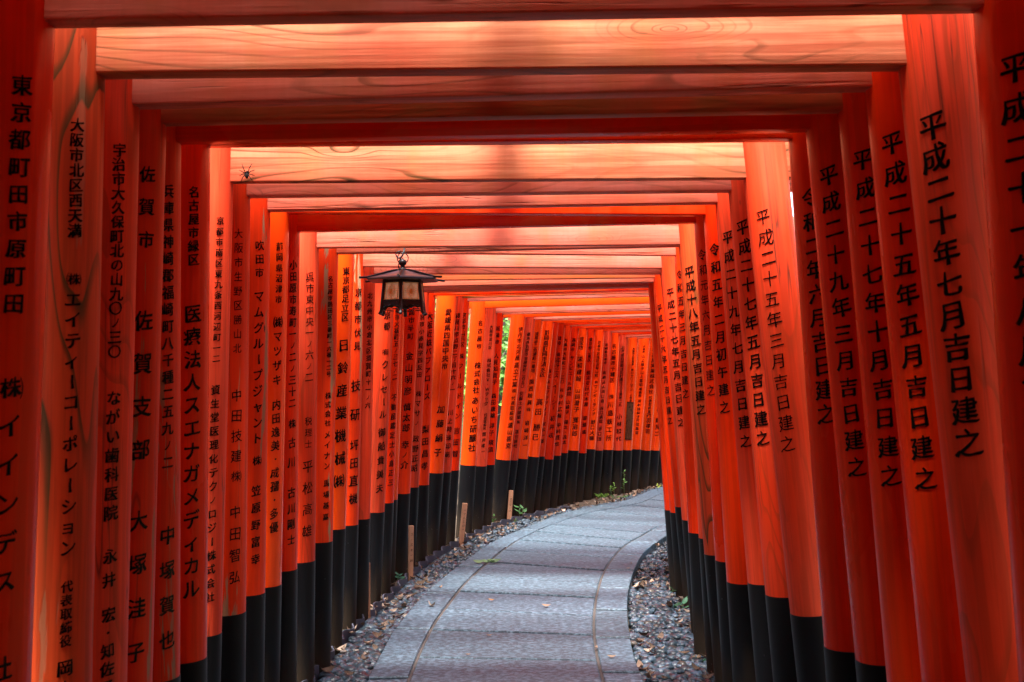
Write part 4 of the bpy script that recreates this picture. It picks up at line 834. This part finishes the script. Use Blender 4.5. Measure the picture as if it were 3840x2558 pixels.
obj('body', from_bm('body', bm, True), simple('spider_body', (.010, .008, .008), .9, .0), t)

# ---------------------------------------------------------------- bronze plaque curved round a far pillar
pil = [c for c in gates[43].children if c.name.startswith('pillar')][0]; g = [q for q in GATES if q[0] == 43][0]; r = g[5][2]
V, F = [], []
for k in range(13):
    th = R(8) + (R(78) - R(8)) * k / 12
    V += [((r + .004) * math.sin(th), -(r + .004) * math.cos(th), .64), ((r + .004) * math.sin(th), -(r + .004) * math.cos(th), 1.12)]
    if k: F.append((2 * k - 2, 2 * k, 2 * k + 1, 2 * k - 1))
pl = obj('plaque', mesh('plaque', V, F, True), PLAQUE, pil); pl['label'] = 'dark bronze plaque covered with small columns of writing'
V, F = [], []; rg = random.Random(2)
for cidx in range(8):
    th = R(14) + R(59) * cidx / 7; z = 1.10
    while z > .66:
        h_ = .006 + .007 * rg.random(); b = len(V)
        for tt, zz in ((th - .022, z), (th + .022, z), (th + .022, z - h_), (th - .022, z - h_)): V.append(((r + .006) * math.sin(tt), -(r + .006) * math.cos(tt), zz))
        F.append((b, b + 3, b + 2, b + 1)); z -= h_ + .005 + (.02 if rg.random() < .08 else 0)
obj('lettering', mesh('lettering', V, F), PLTEXT, pl)

# ---------------------------------------------------------------- trees and bushes outside the tunnel
def tree(name, x, y, h, cr, cz, n, col, label, seed, ls=.16, trunk=.16):
    rg = random.Random(seed); t = thing(name, label, 'tree' if trunk > .05 else 'bush', (x, y, -.1), rg.random() * 6)
    bm = bmesh.new(); bm_tube(bm, [(0, 0, -.1), (.05, .02, h * .3), (-.04, .05, h * .6), (.02, 0, h * .9)], [trunk, trunk * .75, trunk * .5, trunk * .15], 10)
    clumps = []
    for k in range(26):
        a = rg.random() * 6.28; el = (rg.random() - .35) * 1.5; rr = cr * (.45 + .55 * rg.random()); p = Vector((math.cos(a) * math.cos(el) * rr, math.sin(a) * math.cos(el) * rr, cz + math.sin(el) * rr * 1.1)); clumps.append((p, cr * (.22 + .2 * rg.random())))
        if k < 12: b = Vector((0, 0, h * (.3 + .4 * rg.random()))); bm_tube(bm, [b, b.lerp(p, .5) + Vector((0, 0, .12)), p], [trunk * .3, trunk * .18, .012], 6)
    obj('trunk', from_bm('trunk', bm, True), BARK, t)
    xf, cols = [], []
    for k in range(n):
        c, cr_ = clumps[rg.randrange(len(clumps))]; v = Vector((rg.gauss(0, 1), rg.gauss(0, 1), rg.gauss(0, .8))) * cr_ * .55
        e = Matrix.Rotation(rg.random() * 6.28, 3, 'Z') @ Matrix.Rotation((rg.random() - .5) * 2.2, 3, 'X') @ Matrix.Rotation((rg.random() - .5) * 1.6, 3, 'Y')
        xf.append((ls * (.6 + .8 * rg.random()), e, tuple(c + v))); b = .55 + .9 * rg.random(); cols.append(tuple(min(1, q * b) for q in col))
    pv, pf = leaf_proto(2, .5, .4, 2); o = scatter(pv, pf, xf, cols, 'crown', FOLIAGE); o.parent = t; return t
AX = np.array([(0, -30), (0, 0), (0, 6)] + [(g[1], g[2]) for g in GATES if g[0] > 16] + [(4.6, 15.6), (9, 17)])
def axdist(x, y):
    best = 1e9
    for (ax_, ay), (bx, by) in zip(AX, AX[1:]):
        dx, dy = bx - ax_, by - ay; t = max(0, min(1, ((x - ax_) * dx + (y - ay) * dy) / (dx * dx + dy * dy))); best = min(best, math.hypot(x - ax_ - t * dx, y - ay - t * dy))
    return best
m = NT('wooded_bank', .95); oc = m.coords((1, 1, 1), False); f = m.noise(oc, 1.2, 6, .7); m.base(m.mix(f, (.020, .026, .010), (.075, .075, .030))); m.bump(m.noise(oc, 8, 5), .8, .1); BANK = m.m
V, F = [], []; NX, NY = 60, 60
for a in range(NX + 1):
    for b in range(NY + 1):
        x = -34 + 68 * a / NX; y = -24 + 68 * b / NY; dd = max(0, axdist(x, y) - (2.3 + 4.5 * min(1, max(0, (y - 6) / 4)))); V.append((x, y, -.16 + 7.0 * (1 - math.exp(-dd / 4.5)) + .5 * mnoise.noise(Vector((x * .4, y * .4, 0))) * min(1, dd / 2)))
        if a and b: q = a * (NY + 1) + b; F.append((q - NY - 2, q - 1, q, q - NY - 1))
kind(obj('hillside', mesh('hillside', V, F, True), BANK), 'structure')
TG = 'trees glimpsed between the left pillars'
LT_ = (.09, .20, .035)
tree('broadleaf_bush', -1.25, 12.6, 2.2, .95, 1.25, 2600, (.14, .27, .05), 'bright green bush seen through the gap before the glossy orange pillar', 21, .10, .04)
tree('broadleaf_bush', -.55, 14.6, 2.6, 1.0, 1.5, 2600, LT_, 'sunlit bush seen through the wide gap left of the far row of pillars', 22, .10, .04)
tree('broadleaf_tree', -2.6, 15.5, 6.0, 2.0, 3.9, 5200, (.08, .17, .035), 'leafy tree outside the left pillars, beyond the bushes', 23)
tree('broadleaf_tree', -.2, 18.5, 7.0, 2.4, 4.0, 5600, (.10, .20, .04), 'farthest leafy tree outside the left pillars, straight behind the gap', 24)
BT = tree('broadleaf_tree', -4.2, 9.5, 7.0, 2.2, 4.6, 5000, (.06, .13, .03), 'tree outside the left pillars level with the lantern', 25)
tree('broadleaf_tree', 4.6, 4.5, 7.0, 2.2, 4.6, 5000, (.06, .13, .03), 'tree outside the right pillars near the first gates', 26)

WL = [(-4.6, 1.0), (-5.2, 5.2), (-6.5, -3.5), (4.9, -.5), (5.4, 8.6), (6.4, -4.5), (-1.5, -8.0), (2.2, -8.5), (-6.0, 13.0), (1.6, 21.0)]
for q, (x, y) in enumerate(WL):
    o = tree('broadleaf_tree', x, y, 8.0, 2.7, 4.6, 2600, (.05, .11, .025), 'wood tree on the bank outside the tunnel of gates', 40 + q, .30)
    o['group'] = 'wood trees hidden behind the pillars'; o.location.z = .3
bm = bmesh.new(); bm_tube(bm, [(-4.2, 9.5, 2.9), (-2.2, 8.0, 2.85), (-.5, 6.6, 2.72), (-.10, 5.2, 2.66), (-.04, 3.8, 2.64), (-.08, 2.6, 2.66), (.0, 1.9, 2.70)], [.085, .075, .065, .06, .055, .05, .035], 10)  # unseen bough added over the lintels to cast a soft shadow on the beams
shadow_bough = obj('shadow_bough', from_bm('shadow_bough', bm, True), BARK); shadow_bough.parent = BT
bpy.context.view_layer.update(); shadow_bough.matrix_parent_inverse = BT.matrix_world.inverted()
